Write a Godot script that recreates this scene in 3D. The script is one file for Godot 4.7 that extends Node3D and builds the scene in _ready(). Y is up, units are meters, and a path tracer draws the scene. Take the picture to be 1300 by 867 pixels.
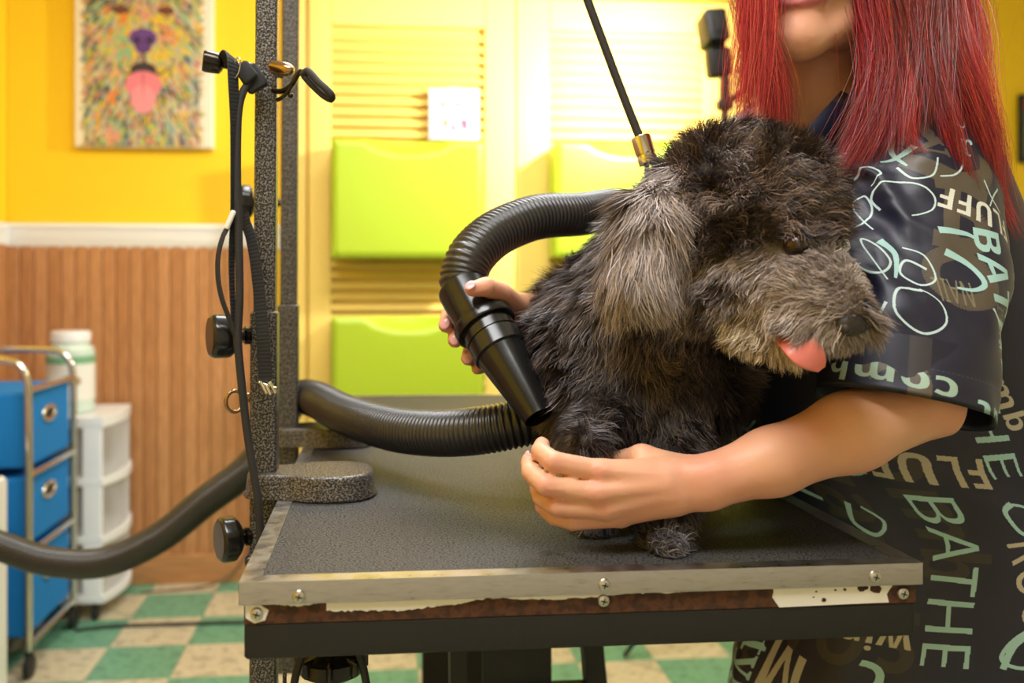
extends Node3D
# A dog grooming room: a small shaggy dog stands on a grooming table and is dried by a groomer.
# World: x right, y up, metres. The camera stands over the origin and looks down the room (-z).

var rng := RandomNumberGenerator.new()
var mats := {}
var used_names := {}

const TABLE_Y := 0.835      # height of the table's rubber top
const WALL_Z := -3.34       # face of the back wall
const TILE := 0.229

# ---------------------------------------------------------------- mesh building
class Shape:
	var v := PackedVector3Array()
	var uv := PackedVector2Array()
	var col := PackedColorArray()
	var ix := PackedInt32Array()
	var nrm := PackedVector3Array()
	var has_uv := false
	var has_col := false

	func vert(p: Vector3) -> int:
		v.append(p)
		return v.size() - 1

	func vert_uv(p: Vector3, t: Vector2) -> int:
		has_uv = true
		while uv.size() < v.size():
			uv.append(Vector2.ZERO)
		v.append(p)
		uv.append(t)
		return v.size() - 1

	func tri(a: int, b: int, c: int) -> void:
		ix.append(a)
		ix.append(b)
		ix.append(c)

	func quad(a: int, b: int, c: int, d: int) -> void:
		tri(a, b, c)
		tri(a, c, d)

	func out_tri(a: int, b: int, c: int, centre: Vector3) -> void:
		var n := (v[c] - v[a]).cross(v[b] - v[a])
		if n.dot((v[a] + v[b] + v[c]) / 3.0 - centre) < 0.0:
			tri(a, c, b)
		else:
			tri(a, b, c)

	func out_quad(a: int, b: int, c: int, d: int, centre: Vector3) -> void:
		out_tri(a, b, c, centre)
		out_tri(a, c, d, centre)

	# turns the triangles from START on outwards, judged by their signed volume
	func face_out(start: int) -> void:
		var vol := 0.0
		var o := v[ix[start]]
		for k in range(start, ix.size(), 3):
			vol += (v[ix[k]] - o).dot((v[ix[k + 2]] - o).cross(v[ix[k + 1]] - o))
		if vol < 0.0:
			for k in range(start, ix.size(), 3):
				var t := ix[k + 1]
				ix[k + 1] = ix[k + 2]
				ix[k + 2] = t

	# turns an open sheet so that it mostly faces WAY
	func face_to(way: Vector3) -> void:
		var sum := Vector3.ZERO
		for k in range(0, ix.size(), 3):
			sum += (v[ix[k + 2]] - v[ix[k]]).cross(v[ix[k + 1]] - v[ix[k]])
		if sum.dot(way) < 0.0:
			for k in range(0, ix.size(), 3):
				var t := ix[k + 1]
				ix[k + 1] = ix[k + 2]
				ix[k + 2] = t

	func box(centre: Vector3, size: Vector3, bevel := 0.0, turn := Basis()) -> Shape:
		var h := size * 0.5
		var b := minf(bevel, minf(h.x, minf(h.y, h.z)) * 0.98)
		if b <= 0.0:
			b = minf(h.x, minf(h.y, h.z)) * 0.02
		var first := v.size()
		for k in 8:
			var s := Vector3(-1.0 if k & 1 == 0 else 1.0, -1.0 if k & 2 == 0 else 1.0, -1.0 if k & 4 == 0 else 1.0)
			for a in 3:
				var p := Vector3(s.x * (h.x - b), s.y * (h.y - b), s.z * (h.z - b))
				p[a] = s[a] * h[a]
				vert(centre + turn * p)
		for a in 3:
			var bb := (a + 1) % 3
			var cc := (a + 2) % 3
			for s in 2:
				var base := s << a
				out_quad(first + base * 3 + a, first + (base | (1 << bb)) * 3 + a, first + (base | (1 << bb) | (1 << cc)) * 3 + a, first + (base | (1 << cc)) * 3 + a, centre)
			# edges along cc between faces a and bb
			for s in 2:
				for t in 2:
					var k0 := (s << a) | (t << bb)
					var k1 := k0 | (1 << cc)
					out_quad(first + k0 * 3 + a, first + k1 * 3 + a, first + k1 * 3 + bb, first + k0 * 3 + bb, centre)
		for k in 8:
			out_tri(first + k * 3, first + k * 3 + 1, first + k * 3 + 2, centre)
		return self

	# rings: Array of PackedVector3Array of equal length
	func loft(rings: Array, closed := true, cap_first := true, cap_last := true, uvs: Array = []) -> Shape:
		var start := ix.size()
		var first := v.size()
		var n: int = rings[0].size()
		for i in rings.size():
			for j in n:
				if uvs.size():
					vert_uv(rings[i][j], uvs[i][j])
				else:
					vert(rings[i][j])
		var m := n if closed else n - 1
		for i in rings.size() - 1:
			for j in m:
				var j2 := (j + 1) % n
				quad(first + i * n + j, first + i * n + j2, first + (i + 1) * n + j2, first + (i + 1) * n + j)
		for e in 2:
			if (e == 0 and not cap_first) or (e == 1 and not cap_last):
				continue
			var ring: PackedVector3Array = rings[0] if e == 0 else rings[rings.size() - 1]
			var mid := Vector3.ZERO
			for p in ring:
				mid += p
			mid /= n
			var f := v.size()
			vert(mid)
			for p in ring:
				vert(p)
			for j in n:
				var j2 := (j + 1) % n
				if e == 0:
					tri(f, f + 1 + j2, f + 1 + j)
				else:
					tri(f, f + 1 + j, f + 1 + j2)
		face_out(start)
		return self

	# a tube along PATH; RADII one number or one for each point; FLAT squeezes it across SIDE
	func tube(path: PackedVector3Array, radii, sides := 12, caps := true, flat := 1.0, side := Vector3.ZERO) -> Shape:
		var rings := []
		var across := Vector3.ZERO
		for i in path.size():
			var t := (path[mini(i + 1, path.size() - 1)] - path[maxi(i - 1, 0)]).normalized()
			if i == 0:
				across = side if side != Vector3.ZERO else (Vector3.UP if absf(t.y) < 0.9 else Vector3.RIGHT)
			across = (across - t * across.dot(t)).normalized()
			var other := t.cross(across)
			var r: float = radii[i] if radii is Array or radii is PackedFloat32Array else radii
			var ring := PackedVector3Array()
			for k in sides:
				var a := TAU * k / sides
				ring.append(path[i] + across * (cos(a) * r) + other * (sin(a) * r * flat))
			rings.append(ring)
		return loft(rings, true, caps, caps)

	# PROFILE of Vector2(radius, height along AXIS); a repeated point makes a crease
	func lathe(origin: Vector3, axis: Vector3, profile: Array, sides := 24) -> Shape:
		var up := axis.normalized()
		var a := (Vector3.UP if absf(up.y) < 0.9 else Vector3.RIGHT)
		a = (a - up * a.dot(up)).normalized()
		var b := up.cross(a)
		var start := ix.size()
		var first := v.size()
		var rings := 0
		for i in profile.size():
			var copies := 1
			if i > 0 and i < profile.size() - 1:
				var d0: Vector2 = (profile[i] - profile[i - 1]).normalized()
				var d1: Vector2 = (profile[i + 1] - profile[i]).normalized()
				if d0.dot(d1) < 0.8:
					copies = 2
			for c in copies:
				for k in sides:
					var t := TAU * k / sides
					vert(origin + up * profile[i].y + (a * cos(t) + b * sin(t)) * maxf(profile[i].x, 0.00001))
				if rings > 0 and c == 0:
					for k in sides:
						var k2 := (k + 1) % sides
						var r0 := first + (rings - 1) * sides
						var r1 := first + rings * sides
						quad(r0 + k, r0 + k2, r1 + k2, r1 + k)
				rings += 1
		face_out(start)
		return self

	# a flat outline (in x, y of XF) pushed DEPTH along XF's z
	func prism(outline: PackedVector2Array, xf: Transform3D, depth: float, bevel := 0.0) -> Shape:
		var start := ix.size()
		var cap := Geometry2D.triangulate_polygon(outline)
		var n := outline.size()
		var inner := outline
		if bevel > 0.0:
			var mid := Vector2.ZERO
			for p in outline:
				mid += p
			mid /= n
			inner = PackedVector2Array()
			for p in outline:
				inner.append(p + (mid - p).normalized() * bevel)
		var f := v.size()
		for z in [[0.0, inner], [bevel, outline], [depth - bevel, outline], [depth, inner]]:
			for p in z[1]:
				vert(xf * Vector3(p.x, p.y, z[0]))
		for r in 3:
			for j in n:
				var j2 := (j + 1) % n
				quad(f + r * n + j, f + r * n + j2, f + (r + 1) * n + j2, f + (r + 1) * n + j)
		var g := v.size()
		for z in [0.0, depth]:
			for p in inner:
				vert(xf * Vector3(p.x, p.y, z))
		var area := 0.0
		for j in n:
			area += outline[j].cross(outline[(j + 1) % n])
		for k in range(0, cap.size(), 3):
			var a := cap[k]
			var b := cap[k + 1]
			var c := cap[k + 2]
			var s := (outline[b] - outline[a]).cross(outline[c] - outline[a])
			if (s > 0.0) != (area > 0.0):
				var t := b
				b = c
				c = t
			tri(g + a, g + c, g + b)
			tri(g + n + a, g + n + b, g + n + c)
		face_out(start)
		return self

	func ball(centre: Vector3, radius: Vector3, turn := Basis(), rows := 10, cols := 16) -> Shape:
		var start := ix.size()
		var first := v.size()
		for i in rows + 1:
			var t := PI * i / rows
			for j in cols:
				var a := TAU * j / cols
				vert(centre + turn * (Vector3(sin(t) * cos(a), cos(t), sin(t) * sin(a)) * radius))
		for i in rows:
			for j in cols:
				var j2 := (j + 1) % cols
				quad(first + i * cols + j, first + i * cols + j2, first + (i + 1) * cols + j2, first + (i + 1) * cols + j)
		face_out(start)
		return self

	func mesh() -> ArrayMesh:
		var n := nrm
		if n.size() != v.size():
			n = PackedVector3Array()
			n.resize(v.size())
			for k in range(0, ix.size(), 3):
				var a := ix[k]
				var b := ix[k + 1]
				var c := ix[k + 2]
				var f := (v[c] - v[a]).cross(v[b] - v[a])
				n[a] += f
				n[b] += f
				n[c] += f
			for k in n.size():
				n[k] = n[k].normalized() if n[k].length_squared() > 0.0 else Vector3.UP
		var arrays := []
		arrays.resize(Mesh.ARRAY_MAX)
		arrays[Mesh.ARRAY_VERTEX] = v
		arrays[Mesh.ARRAY_NORMAL] = n
		arrays[Mesh.ARRAY_INDEX] = ix
		if has_uv:
			while uv.size() < v.size():
				uv.append(Vector2.ZERO)
			arrays[Mesh.ARRAY_TEX_UV] = uv
		if has_col:
			while col.size() < v.size():
				col.append(Color.WHITE)
			arrays[Mesh.ARRAY_COLOR] = col
		var m := ArrayMesh.new()
		m.add_surface_from_arrays(Mesh.PRIMITIVE_TRIANGLES, arrays)
		return m


# ---------------------------------------------------------------- rounded bodies: tapered bones joined by a smooth minimum
class Flesh:
	var a := PackedVector3Array()
	var ba := PackedVector3Array()
	var inv := PackedFloat32Array()
	var ra := PackedFloat32Array()
	var dr := PackedFloat32Array()
	var kk := PackedFloat32Array()
	var tag := PackedInt32Array()
	var crease := 9999          # bones from this one on join each other with a sharp minimum, then blend into the rest

	func bone(p: Vector3, q: Vector3, r0: float, r1: float, k := 0.02, what := 0) -> void:
		a.append(p)
		ba.append(q - p)
		inv.append(1.0 / maxf((q - p).length_squared(), 1e-9))
		ra.append(r0)
		dr.append(r1 - r0)
		kk.append(k)
		tag.append(what)

	func chain(pts: Array, radii: Array, k := 0.02, what := 0) -> void:
		for i in pts.size() - 1:
			bone(pts[i], pts[i + 1], radii[i], radii[i + 1], k, what)

	func dist(p: Vector3) -> float:
		var d := 1e9
		var e := 1e9
		for i in a.size():
			var pa := p - a[i]
			var h := clampf(pa.dot(ba[i]) * inv[i], 0.0, 1.0)
			var x := (pa - ba[i] * h).length() - ra[i] - dr[i] * h
			var k := kk[i]
			if i < crease:
				var g := k - absf(d - x)
				d = minf(d, x) - (g * g / (4.0 * k) if g > 0.0 else 0.0)
			else:
				var g := 0.0016 - absf(e - x)
				e = minf(e, x) - (g * g / 0.0064 if g > 0.0 else 0.0)
		if e < 1e8:
			var g := 0.006 - absf(d - e)
			d = minf(d, e) - (g * g / 0.024 if g > 0.0 else 0.0)
		return d

	func nearest(p: Vector3) -> int:
		var best := 1e9
		var at := 0
		for i in a.size():
			var pa := p - a[i]
			var h := clampf(pa.dot(ba[i]) * inv[i], 0.0, 1.0)
			var x := (pa - ba[i] * h).length() - ra[i] - dr[i] * h
			if x < best:
				best = x
				at = i
		return at

	func slope(p: Vector3, e := 0.002) -> Vector3:
		var d := dist(p)
		return Vector3(dist(p + Vector3(e, 0, 0)) - d, dist(p + Vector3(0, e, 0)) - d, dist(p + Vector3(0, 0, e)) - d).normalized()

	# surface nets inside the box LO..HI with cells of size CELL, added to OUT
	func skin(out: Shape, lo: Vector3, hi: Vector3, cell: float) -> void:
		const B := 6
		var nb := Vector3i(((hi - lo) / (cell * B)).ceil())
		var nx := nb.x * B + 1
		var ny := nb.y * B + 1
		var nz := nb.z * B + 1
		var val := PackedFloat32Array()
		val.resize(nx * ny * nz)
		val.fill(1e6)
		var live := []
		var half := cell * B * 0.5
		for bz in nb.z:
			for by in nb.y:
				for bx in nb.x:
					var c := lo + Vector3(bx * B, by * B, bz * B) * cell + Vector3(half, half, half)
					var d := dist(c)
					if absf(d) < half * 1.74 + cell * 2.0:
						live.append(Vector3i(bx, by, bz))
		for b in live:
			for z in B + 1:
				for y in B + 1:
					for x in B + 1:
						var gx: int = b.x * B + x
						var gy: int = b.y * B + y
						var gz: int = b.z * B + z
						var at := gx + nx * (gy + ny * gz)
						if val[at] > 1e5:
							val[at] = dist(lo + Vector3(gx, gy, gz) * cell)
		var start := out.ix.size()
		var made := {}
		var sx := 1
		var sy := nx
		var sz := nx * ny
		var corner := [0, sx, sy, sx + sy, sz, sx + sz, sy + sz, sx + sy + sz]
		var offs := [Vector3(0, 0, 0), Vector3(1, 0, 0), Vector3(0, 1, 0), Vector3(1, 1, 0), Vector3(0, 0, 1), Vector3(1, 0, 1), Vector3(0, 1, 1), Vector3(1, 1, 1)]
		var edges := [[0, 1], [2, 3], [4, 5], [6, 7], [0, 2], [1, 3], [4, 6], [5, 7], [0, 4], [1, 5], [2, 6], [3, 7]]
		for b in live:
			for z in B:
				for y in B:
					for x in B:
						var gx: int = b.x * B + x
						var gy: int = b.y * B + y
						var gz: int = b.z * B + z
						var at := gx + nx * (gy + ny * gz)
						var v0 := val[at]
						var inside := v0 < 0.0
						var crossed := false
						for c in range(1, 8):
							if (val[at + corner[c]] < 0.0) != inside:
								crossed = true
								break
						if not crossed:
							continue
						var sum := Vector3.ZERO
						var cnt := 0
						for e in edges:
							var p := val[at + corner[e[0]]]
							var q := val[at + corner[e[1]]]
							if (p < 0.0) != (q < 0.0):
								sum += offs[e[0]].lerp(offs[e[1]], p / (p - q))
								cnt += 1
						var pos := lo + (Vector3(gx, gy, gz) + sum / cnt) * cell
						made[at] = out.vert(pos)
		var dirs := [sx, sy, sz]
		for at in made.keys():
			for d in 3:
				var step: int = dirs[d]
				if (val[at] < 0.0) == (val[at + step] < 0.0):
					continue
				var u: int = dirs[(d + 1) % 3]
				var w: int = dirs[(d + 2) % 3]
				if made.has(at - u) and made.has(at - w) and made.has(at - u - w):
					if val[at] < 0.0:
						out.quad(made[at], made[at - w], made[at - u - w], made[at - u])
					else:
						out.quad(made[at], made[at - u], made[at - u - w], made[at - w])
		out.face_out(start) if start < out.ix.size() else null


# ---------------------------------------------------------------- small helpers
func rgb8(r: float, g: float, b: float) -> Color:
	return Color(r / 255.0, g / 255.0, b / 255.0)

func lin(r: float, g: float, b: float) -> Color:
	return Color(r / 255.0, g / 255.0, b / 255.0).srgb_to_linear()

func spline(pts: Array, step: float) -> PackedVector3Array:
	var c := Curve3D.new()
	c.bake_interval = step
	for i in pts.size():
		var before: Vector3 = pts[maxi(i - 1, 0)]
		var after: Vector3 = pts[mini(i + 1, pts.size() - 1)]
		var t := (after - before) / 6.0
		var lim_in: float = (pts[i] - before).length() / 3.0
		var lim_out: float = (after - pts[i]).length() / 3.0
		c.add_point(pts[i], -t.limit_length(lim_in), t.limit_length(lim_out))
	var out := PackedVector3Array()
	var n := maxi(2, int(ceil(c.get_baked_length() / step)))
	for i in n + 1:
		out.append(c.sample_baked(c.get_baked_length() * i / n, true))
	return out

func noise_of(freq: float, kind := FastNoiseLite.TYPE_SIMPLEX_SMOOTH, octaves := 3, sd := 1) -> FastNoiseLite:
	var n := FastNoiseLite.new()
	n.noise_type = kind
	n.frequency = freq
	n.fractal_octaves = octaves
	n.seed = sd
	return n

func ramp_texture(noise: FastNoiseLite, size: int, ramp: Array) -> ImageTexture:
	var src := noise.get_seamless_image(size, size)
	src.convert(Image.FORMAT_L8)
	var g := Gradient.new()
	g.offsets = PackedFloat32Array(ramp.map(func(r): return r[0]))
	g.colors = PackedColorArray(ramp.map(func(r): return r[1]))
	var table := []
	for i in 256:
		table.append(g.sample(i / 255.0))
	var data := src.get_data()
	var bytes := PackedByteArray()
	bytes.resize(size * size * 3)
	for i in data.size():
		var c: Color = table[data[i]]
		bytes[i * 3] = c.r8
		bytes[i * 3 + 1] = c.g8
		bytes[i * 3 + 2] = c.b8
	return ImageTexture.create_from_image(Image.create_from_data(size, size, false, Image.FORMAT_RGB8, bytes))

func grey_texture(noise: FastNoiseLite, size: int) -> ImageTexture:
	return ramp_texture(noise, size, [[0.0, Color.BLACK], [1.0, Color.WHITE]])

func paint(called: String, c: Color, rough := 0.5, metal := 0.0) -> StandardMaterial3D:
	var m := StandardMaterial3D.new()
	m.resource_name = called
	m.albedo_color = c
	m.roughness = rough
	m.metallic = metal
	mats[called] = m
	return m

func triplanar(m: StandardMaterial3D, scale: float, world := false) -> void:
	m.uv1_triplanar = true
	m.uv1_world_triplanar = world
	m.uv1_scale = Vector3(scale, scale, scale)

func relief(m: StandardMaterial3D, tex: Texture2D, cm: float) -> void:
	m.heightmap_enabled = true
	m.heightmap_texture = tex
	m.heightmap_scale = cm

func numbered(called: String) -> String:
	var n: int = used_names.get(called, 0)
	used_names[called] = n + 1
	return called if n == 0 else "%s_%03d" % [called, n]

func part(called: String, s: Shape, m: Material, parent: Node, label := "") -> MeshInstance3D:
	var o := MeshInstance3D.new()
	o.name = called
	o.mesh = s.mesh()
	o.material_override = m
	parent.add_child(o, true)
	if label:
		o.set_meta("label", label)
	return o

func part_of_mesh(called: String, mesh: Mesh, m: Material, parent: Node, at := Transform3D()) -> MeshInstance3D:
	var o := MeshInstance3D.new()
	o.name = called
	o.mesh = mesh
	o.material_override = m
	o.transform = at
	parent.add_child(o, true)
	return o

func thing(called: String, label: String, category: String, at := Vector3.ZERO, group := "") -> Node3D:
	var o := Node3D.new()
	o.name = numbered(called)
	o.position = at
	add_child(o, true)
	o.set_meta("label", label)
	o.set_meta("category", category)
	if group:
		o.set_meta("group", group)
	return o

func setting(called: String, s: Shape, m: Material) -> MeshInstance3D:
	var o := part(called, s, m, self)
	o.set_meta("kind", "structure")
	return o

func setting_node(called: String, at := Vector3.ZERO) -> Node3D:
	var o := Node3D.new()
	o.name = called
	o.position = at
	add_child(o, true)
	o.set_meta("kind", "structure")
	return o

# ---------------------------------------------------------------- drawing print into pictures
func fill_triangle(im: Image, a: Vector2, b: Vector2, c: Vector2, ink: Color) -> void:
	var w := im.get_width()
	var h := im.get_height()
	var y0 := maxi(0, int(floor(minf(a.y, minf(b.y, c.y)))))
	var y1 := mini(h - 1, int(ceil(maxf(a.y, maxf(b.y, c.y)))))
	for y in range(y0, y1 + 1):
		var yy := y + 0.5
		var xa := 1e9
		var xb := -1e9
		for e in [[a, b], [b, c], [c, a]]:
			var p: Vector2 = e[0]
			var q: Vector2 = e[1]
			if (p.y <= yy) != (q.y <= yy):
				var x := p.x + (q.x - p.x) * (yy - p.y) / (q.y - p.y)
				xa = minf(xa, x)
				xb = maxf(xb, x)
		if xb < xa:
			continue
		var x0 := maxi(0, int(round(xa)))
		var x1 := mini(w, int(round(xb)))
		if x1 > x0:
			if ink.a >= 1.0:
				im.fill_rect(Rect2i(x0, y, x1 - x0, 1), ink)
			else:
				for x in range(x0, x1):
					im.set_pixel(x, y, im.get_pixel(x, y).lerp(Color(ink.r, ink.g, ink.b), ink.a))

func draw_stroke(im: Image, pts: PackedVector2Array, w0: float, w1: float, ink: Color) -> void:
	for i in pts.size() - 1:
		var t := (pts[i + 1] - pts[i]).normalized()
		var s := Vector2(-t.y, t.x)
		var ra := lerpf(w0, w1, float(i) / (pts.size() - 1)) * 0.5
		var rb := lerpf(w0, w1, float(i + 1) / (pts.size() - 1)) * 0.5
		var p := pts[i] - t * 0.3
		var q := pts[i + 1] + t * 0.3
		fill_triangle(im, p + s * ra, p - s * ra, q + s * rb, ink)
		fill_triangle(im, q + s * rb, p - s * ra, q - s * rb, ink)

# a smooth line through points, for script letters and loops
func curl(pts: Array, per := 10) -> PackedVector2Array:
	var out := PackedVector2Array()
	for i in pts.size() - 1:
		var p0: Vector2 = pts[maxi(i - 1, 0)]
		var p1: Vector2 = pts[i]
		var p2: Vector2 = pts[i + 1]
		var p3: Vector2 = pts[mini(i + 2, pts.size() - 1)]
		for k in per:
			out.append(p1.cubic_interpolate(p2, p0, p3, float(k) / per))
	out.append(pts[pts.size() - 1])
	return out

# WORD set with its baseline start at AT, TALL pixels a capital, squeezed by WIDE, turned by TURN degrees
func draw_word(im: Image, word: String, at: Vector2, tall: float, wide: float, turn: float, ink: Color, face := "Droid Sans", heavy := 400) -> void:
	var f := SystemFont.new()
	f.font_names = PackedStringArray([face])
	f.font_weight = heavy
	var t := TextMesh.new()
	t.font = f
	t.font_size = 64
	t.pixel_size = 1.0
	t.depth = 0.0
	t.text = word
	t.curve_step = 2.0
	t.horizontal_alignment = HORIZONTAL_ALIGNMENT_LEFT
	t.vertical_alignment = VERTICAL_ALIGNMENT_BOTTOM
	if t.get_surface_count() == 0:
		return
	var arr := t.surface_get_arrays(0)
	var pts: PackedVector3Array = arr[Mesh.ARRAY_VERTEX]
	var idx = arr[Mesh.ARRAY_INDEX]
	var lo := Vector2(1e9, 1e9)
	var hi := Vector2(-1e9, -1e9)
	for p in pts:
		lo = lo.min(Vector2(p.x, p.y))
		hi = hi.max(Vector2(p.x, p.y))
	var s := tall / 46.0
	var xf := Transform2D(deg_to_rad(turn), at)
	var q := PackedVector2Array()
	for p in pts:
		q.append(xf * Vector2((p.x - lo.x) * s * wide, -(p.y - lo.y) * s))
	var n: int = idx.size() if idx != null else q.size()
	for k in range(0, n - 2, 3):
		if idx != null:
			fill_triangle(im, q[idx[k]], q[idx[k + 1]], q[idx[k + 2]], ink)
		else:
			fill_triangle(im, q[k], q[k + 1], q[k + 2], ink)

func _ready() -> void:
	rng.seed = 7
	# camera: level, lens shifted, about a 31 mm lens on full frame
	var cam := Camera3D.new()
	cam.name = "camera"
	cam.projection = Camera3D.PROJECTION_FRUSTUM
	cam.near = 0.05
	cam.far = 40.0
	cam.size = 0.05 * 867.0 / 1135.0
	cam.frustum_offset = Vector2(0.05 * 67.0 / 1135.0, -0.05 * 73.5 / 1135.0)
	cam.position = Vector3(0, 1.09, 0)
	cam.rotation_degrees = Vector3(0, -5.03, 0)
	var lens := CameraAttributesPhysical.new()
	lens.frustum_focal_length = 31.0
	lens.exposure_aperture = 3.4
	lens.frustum_focus_distance = 0.93
	cam.attributes = lens
	add_child(cam)
	cam.projection = Camera3D.PROJECTION_FRUSTUM
	cam.size = 0.05 * 867.0 / 1135.0
	cam.frustum_offset = Vector2(0.05 * 67.0 / 1135.0, -0.05 * 73.5 / 1135.0)
	cam.near = 0.05
	cam.far = 40.0
	cam.current = true

	var env := Environment.new()
	env.background_mode = Environment.BG_COLOR
	env.background_color = Color(0.02, 0.02, 0.02)
	env.tonemap_mode = Environment.TONE_MAPPER_LINEAR
	env.tonemap_exposure = 1.1
	env.sdfgi_enabled = true
	env.ssao_enabled = true
	env.ssil_enabled = true
	var we := WorldEnvironment.new()
	we.name = "environment"
	we.environment = env
	add_child(we)

	make_materials()
	added_lamp_panel(Vector3(0.3, 2.6, -1.7), Vector2(1.2, 0.6), 3.6, "added unseen long white light panel above the grooming table")  # unseen panel added as soft general light for the room
	added_lamp_panel(Vector3(-0.2, 2.6, -0.2), Vector2(1.2, 0.6), 3.4, "added unseen white light panel over the grooming table's front end")  # second unseen panel, added to brighten the dog and the arms
	print("lights ", Time.get_ticks_msec())
	build_room()
	print("room ", Time.get_ticks_msec())
	build_table()
	build_arms()
	print("table ", Time.get_ticks_msec())
	build_person()
	print("person ", Time.get_ticks_msec())
	build_dog()
	print("dog ", Time.get_ticks_msec())
	build_hose()
	build_straps()
	build_background()
	print("all ", Time.get_ticks_msec())

func added_lamp_panel(at: Vector3, size: Vector2, energy: float, label: String) -> void:
	var t := thing("added_light_panel", label, "lamp", at)
	part("frame", Shape.new().box(Vector3(0, -0.02, 0), Vector3(size.x + 0.06, 0.04, size.y + 0.06), 0.006), mats.white_paint, t)
	part("diffuser", Shape.new().box(Vector3(0, -0.043, 0), Vector3(size.x, 0.008, size.y), 0.002), mats.lamp_glow, t)
	var l := AreaLight3D.new()
	l.name = "panel"
	l.area_size = size
	l.light_energy = energy
	l.light_color = Color(0.97, 0.98, 1.0)
	l.area_range = 12.0
	l.area_attenuation = 2.0
	l.shadow_enabled = true
	l.position = Vector3(0, -0.055, 0)
	l.rotation_degrees = Vector3(-90, 0, 0)
	t.add_child(l)

func make_materials() -> void:
	var fine := noise_of(0.085, FastNoiseLite.TYPE_CELLULAR, 1, 3)
	fine.cellular_return_type = FastNoiseLite.RETURN_DISTANCE
	var pebble := grey_texture(fine, 512)
	var soft := noise_of(0.02, FastNoiseLite.TYPE_SIMPLEX_SMOOTH, 5, 5)
	var cloud := grey_texture(soft, 512)
	var m: StandardMaterial3D
	# room
	m = paint("yellow_wall", rgb8(248, 206, 26), 0.6)
	relief(m, cloud, 0.02)
	triplanar(m, 6.0)
	m = paint("yellow_door_flash_lit", rgb8(252, 218, 116), 0.45)  # the same yellow paint as the wall, paled to put the flash exposure into its colour
	m = paint("white_paint", rgb8(240, 238, 232), 0.5)
	m = paint("lamp_glow", Color(1, 1, 1), 0.5)
	m.emission_enabled = true
	m.emission = Color(1.0, 0.96, 0.88)
	m.emission_energy_multiplier = 2.0
	var grain := noise_of(0.03, FastNoiseLite.TYPE_SIMPLEX_SMOOTH, 4, 11)
	grain.domain_warp_enabled = true
	for i in 3:
		m = paint("bead_wood_%d" % i, [rgb8(206, 146, 92), rgb8(198, 137, 84), rgb8(212, 152, 98)][i], 0.5)
		m.albedo_texture = ramp_texture(noise_of(0.03, FastNoiseLite.TYPE_SIMPLEX_SMOOTH, 4, 20 + i), 256, [[0.0, Color(0.82, 0.8, 0.78)], [1.0, Color(1, 1, 1)]])
		triplanar(m, 2.0, true)
		m.uv1_scale = Vector3(12, 1.2, 12)
	m = paint("base_wood", rgb8(203, 146, 92), 0.5)
	m.albedo_texture = mats.bead_wood_0.albedo_texture
	triplanar(m, 1.0, true)
	m.uv1_scale = Vector3(1.0, 9, 9)
	var marble := noise_of(0.018, FastNoiseLite.TYPE_SIMPLEX_SMOOTH, 5, 31)
	var veins := ramp_texture(marble, 512, [[0.0, Color(0.72, 0.72, 0.72)], [0.45, Color(0.95, 0.95, 0.95)], [0.62, Color(1, 1, 1)], [1.0, Color(0.84, 0.84, 0.84)]])
	m = paint("tile_green", rgb8(116, 172, 138), 0.35)
	m.albedo_texture = veins
	triplanar(m, 2.3, true)
	m = paint("tile_cream", rgb8(216, 202, 168), 0.35)
	m.albedo_texture = veins
	triplanar(m, 1.9, true)
	m = paint("floor_base", rgb8(150, 140, 115), 0.6)
	# table
	m = paint("rubber", Color(1, 1, 1), 0.6)
	m.albedo_texture = ramp_texture(fine, 512, [[0.0, rgb8(112, 108, 102)], [0.28, rgb8(64, 62, 60)], [0.6, rgb8(38, 37, 37)], [1.0, rgb8(24, 24, 25)]])
	relief(m, pebble, -0.05)
	triplanar(m, 9.0)
	m.metallic_specular = 0.4
	m = paint("aluminium", rgb8(198, 196, 194), 0.3, 1.0)
	var scratch := noise_of(0.05, FastNoiseLite.TYPE_SIMPLEX_SMOOTH, 4, 41)
	m.roughness_texture = ramp_texture(scratch, 256, [[0.0, Color(0.6, 0.6, 0.6)], [1.0, Color(1, 1, 1)]])
	m.roughness = 0.42
	m.albedo_texture = ramp_texture(scratch, 256, [[0.0, Color(0.93, 0.93, 0.92)], [0.6, Color(1, 1, 1)], [1.0, Color(0.96, 0.96, 0.95)]])
	triplanar(m, 3.0)
	m.uv1_scale = Vector3(3, 22, 3)
	m = paint("chipboard", Color(1, 1, 1), 0.75)
	m.albedo_texture = ramp_texture(noise_of(0.03, FastNoiseLite.TYPE_SIMPLEX_SMOOTH, 5, 47), 512, [[0.0, rgb8(40, 22, 14)], [0.42, rgb8(66, 38, 23)], [0.62, rgb8(92, 54, 31)], [1.0, rgb8(56, 36, 26)]])
	triplanar(m, 5.0)
	m = paint("laminate", rgb8(236, 232, 222), 0.4)
	m = paint("powder_black", rgb8(23, 21, 20), 0.55)
	relief(m, pebble, 0.02)
	triplanar(m, 12.0)
	m = paint("screw_steel", rgb8(200, 196, 188), 0.28, 1.0)
	m = paint("screw_slot", rgb8(30, 28, 26), 0.7)
	var hammer := noise_of(0.075, FastNoiseLite.TYPE_SIMPLEX_SMOOTH, 2, 53)
	m = paint("hammertone", Color(1, 1, 1), 0.34, 0.25)
	m.albedo_texture = ramp_texture(hammer, 512, [[0.0, rgb8(30, 27, 25)], [0.48, rgb8(46, 43, 40)], [0.62, rgb8(120, 114, 106)], [0.75, rgb8(150, 142, 132)], [1.0, rgb8(60, 56, 52)]])
	relief(m, grey_texture(hammer, 512), 0.06)
	triplanar(m, 8.0)
	m = paint("black_plastic", rgb8(24, 23, 22), 0.22)
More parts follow.
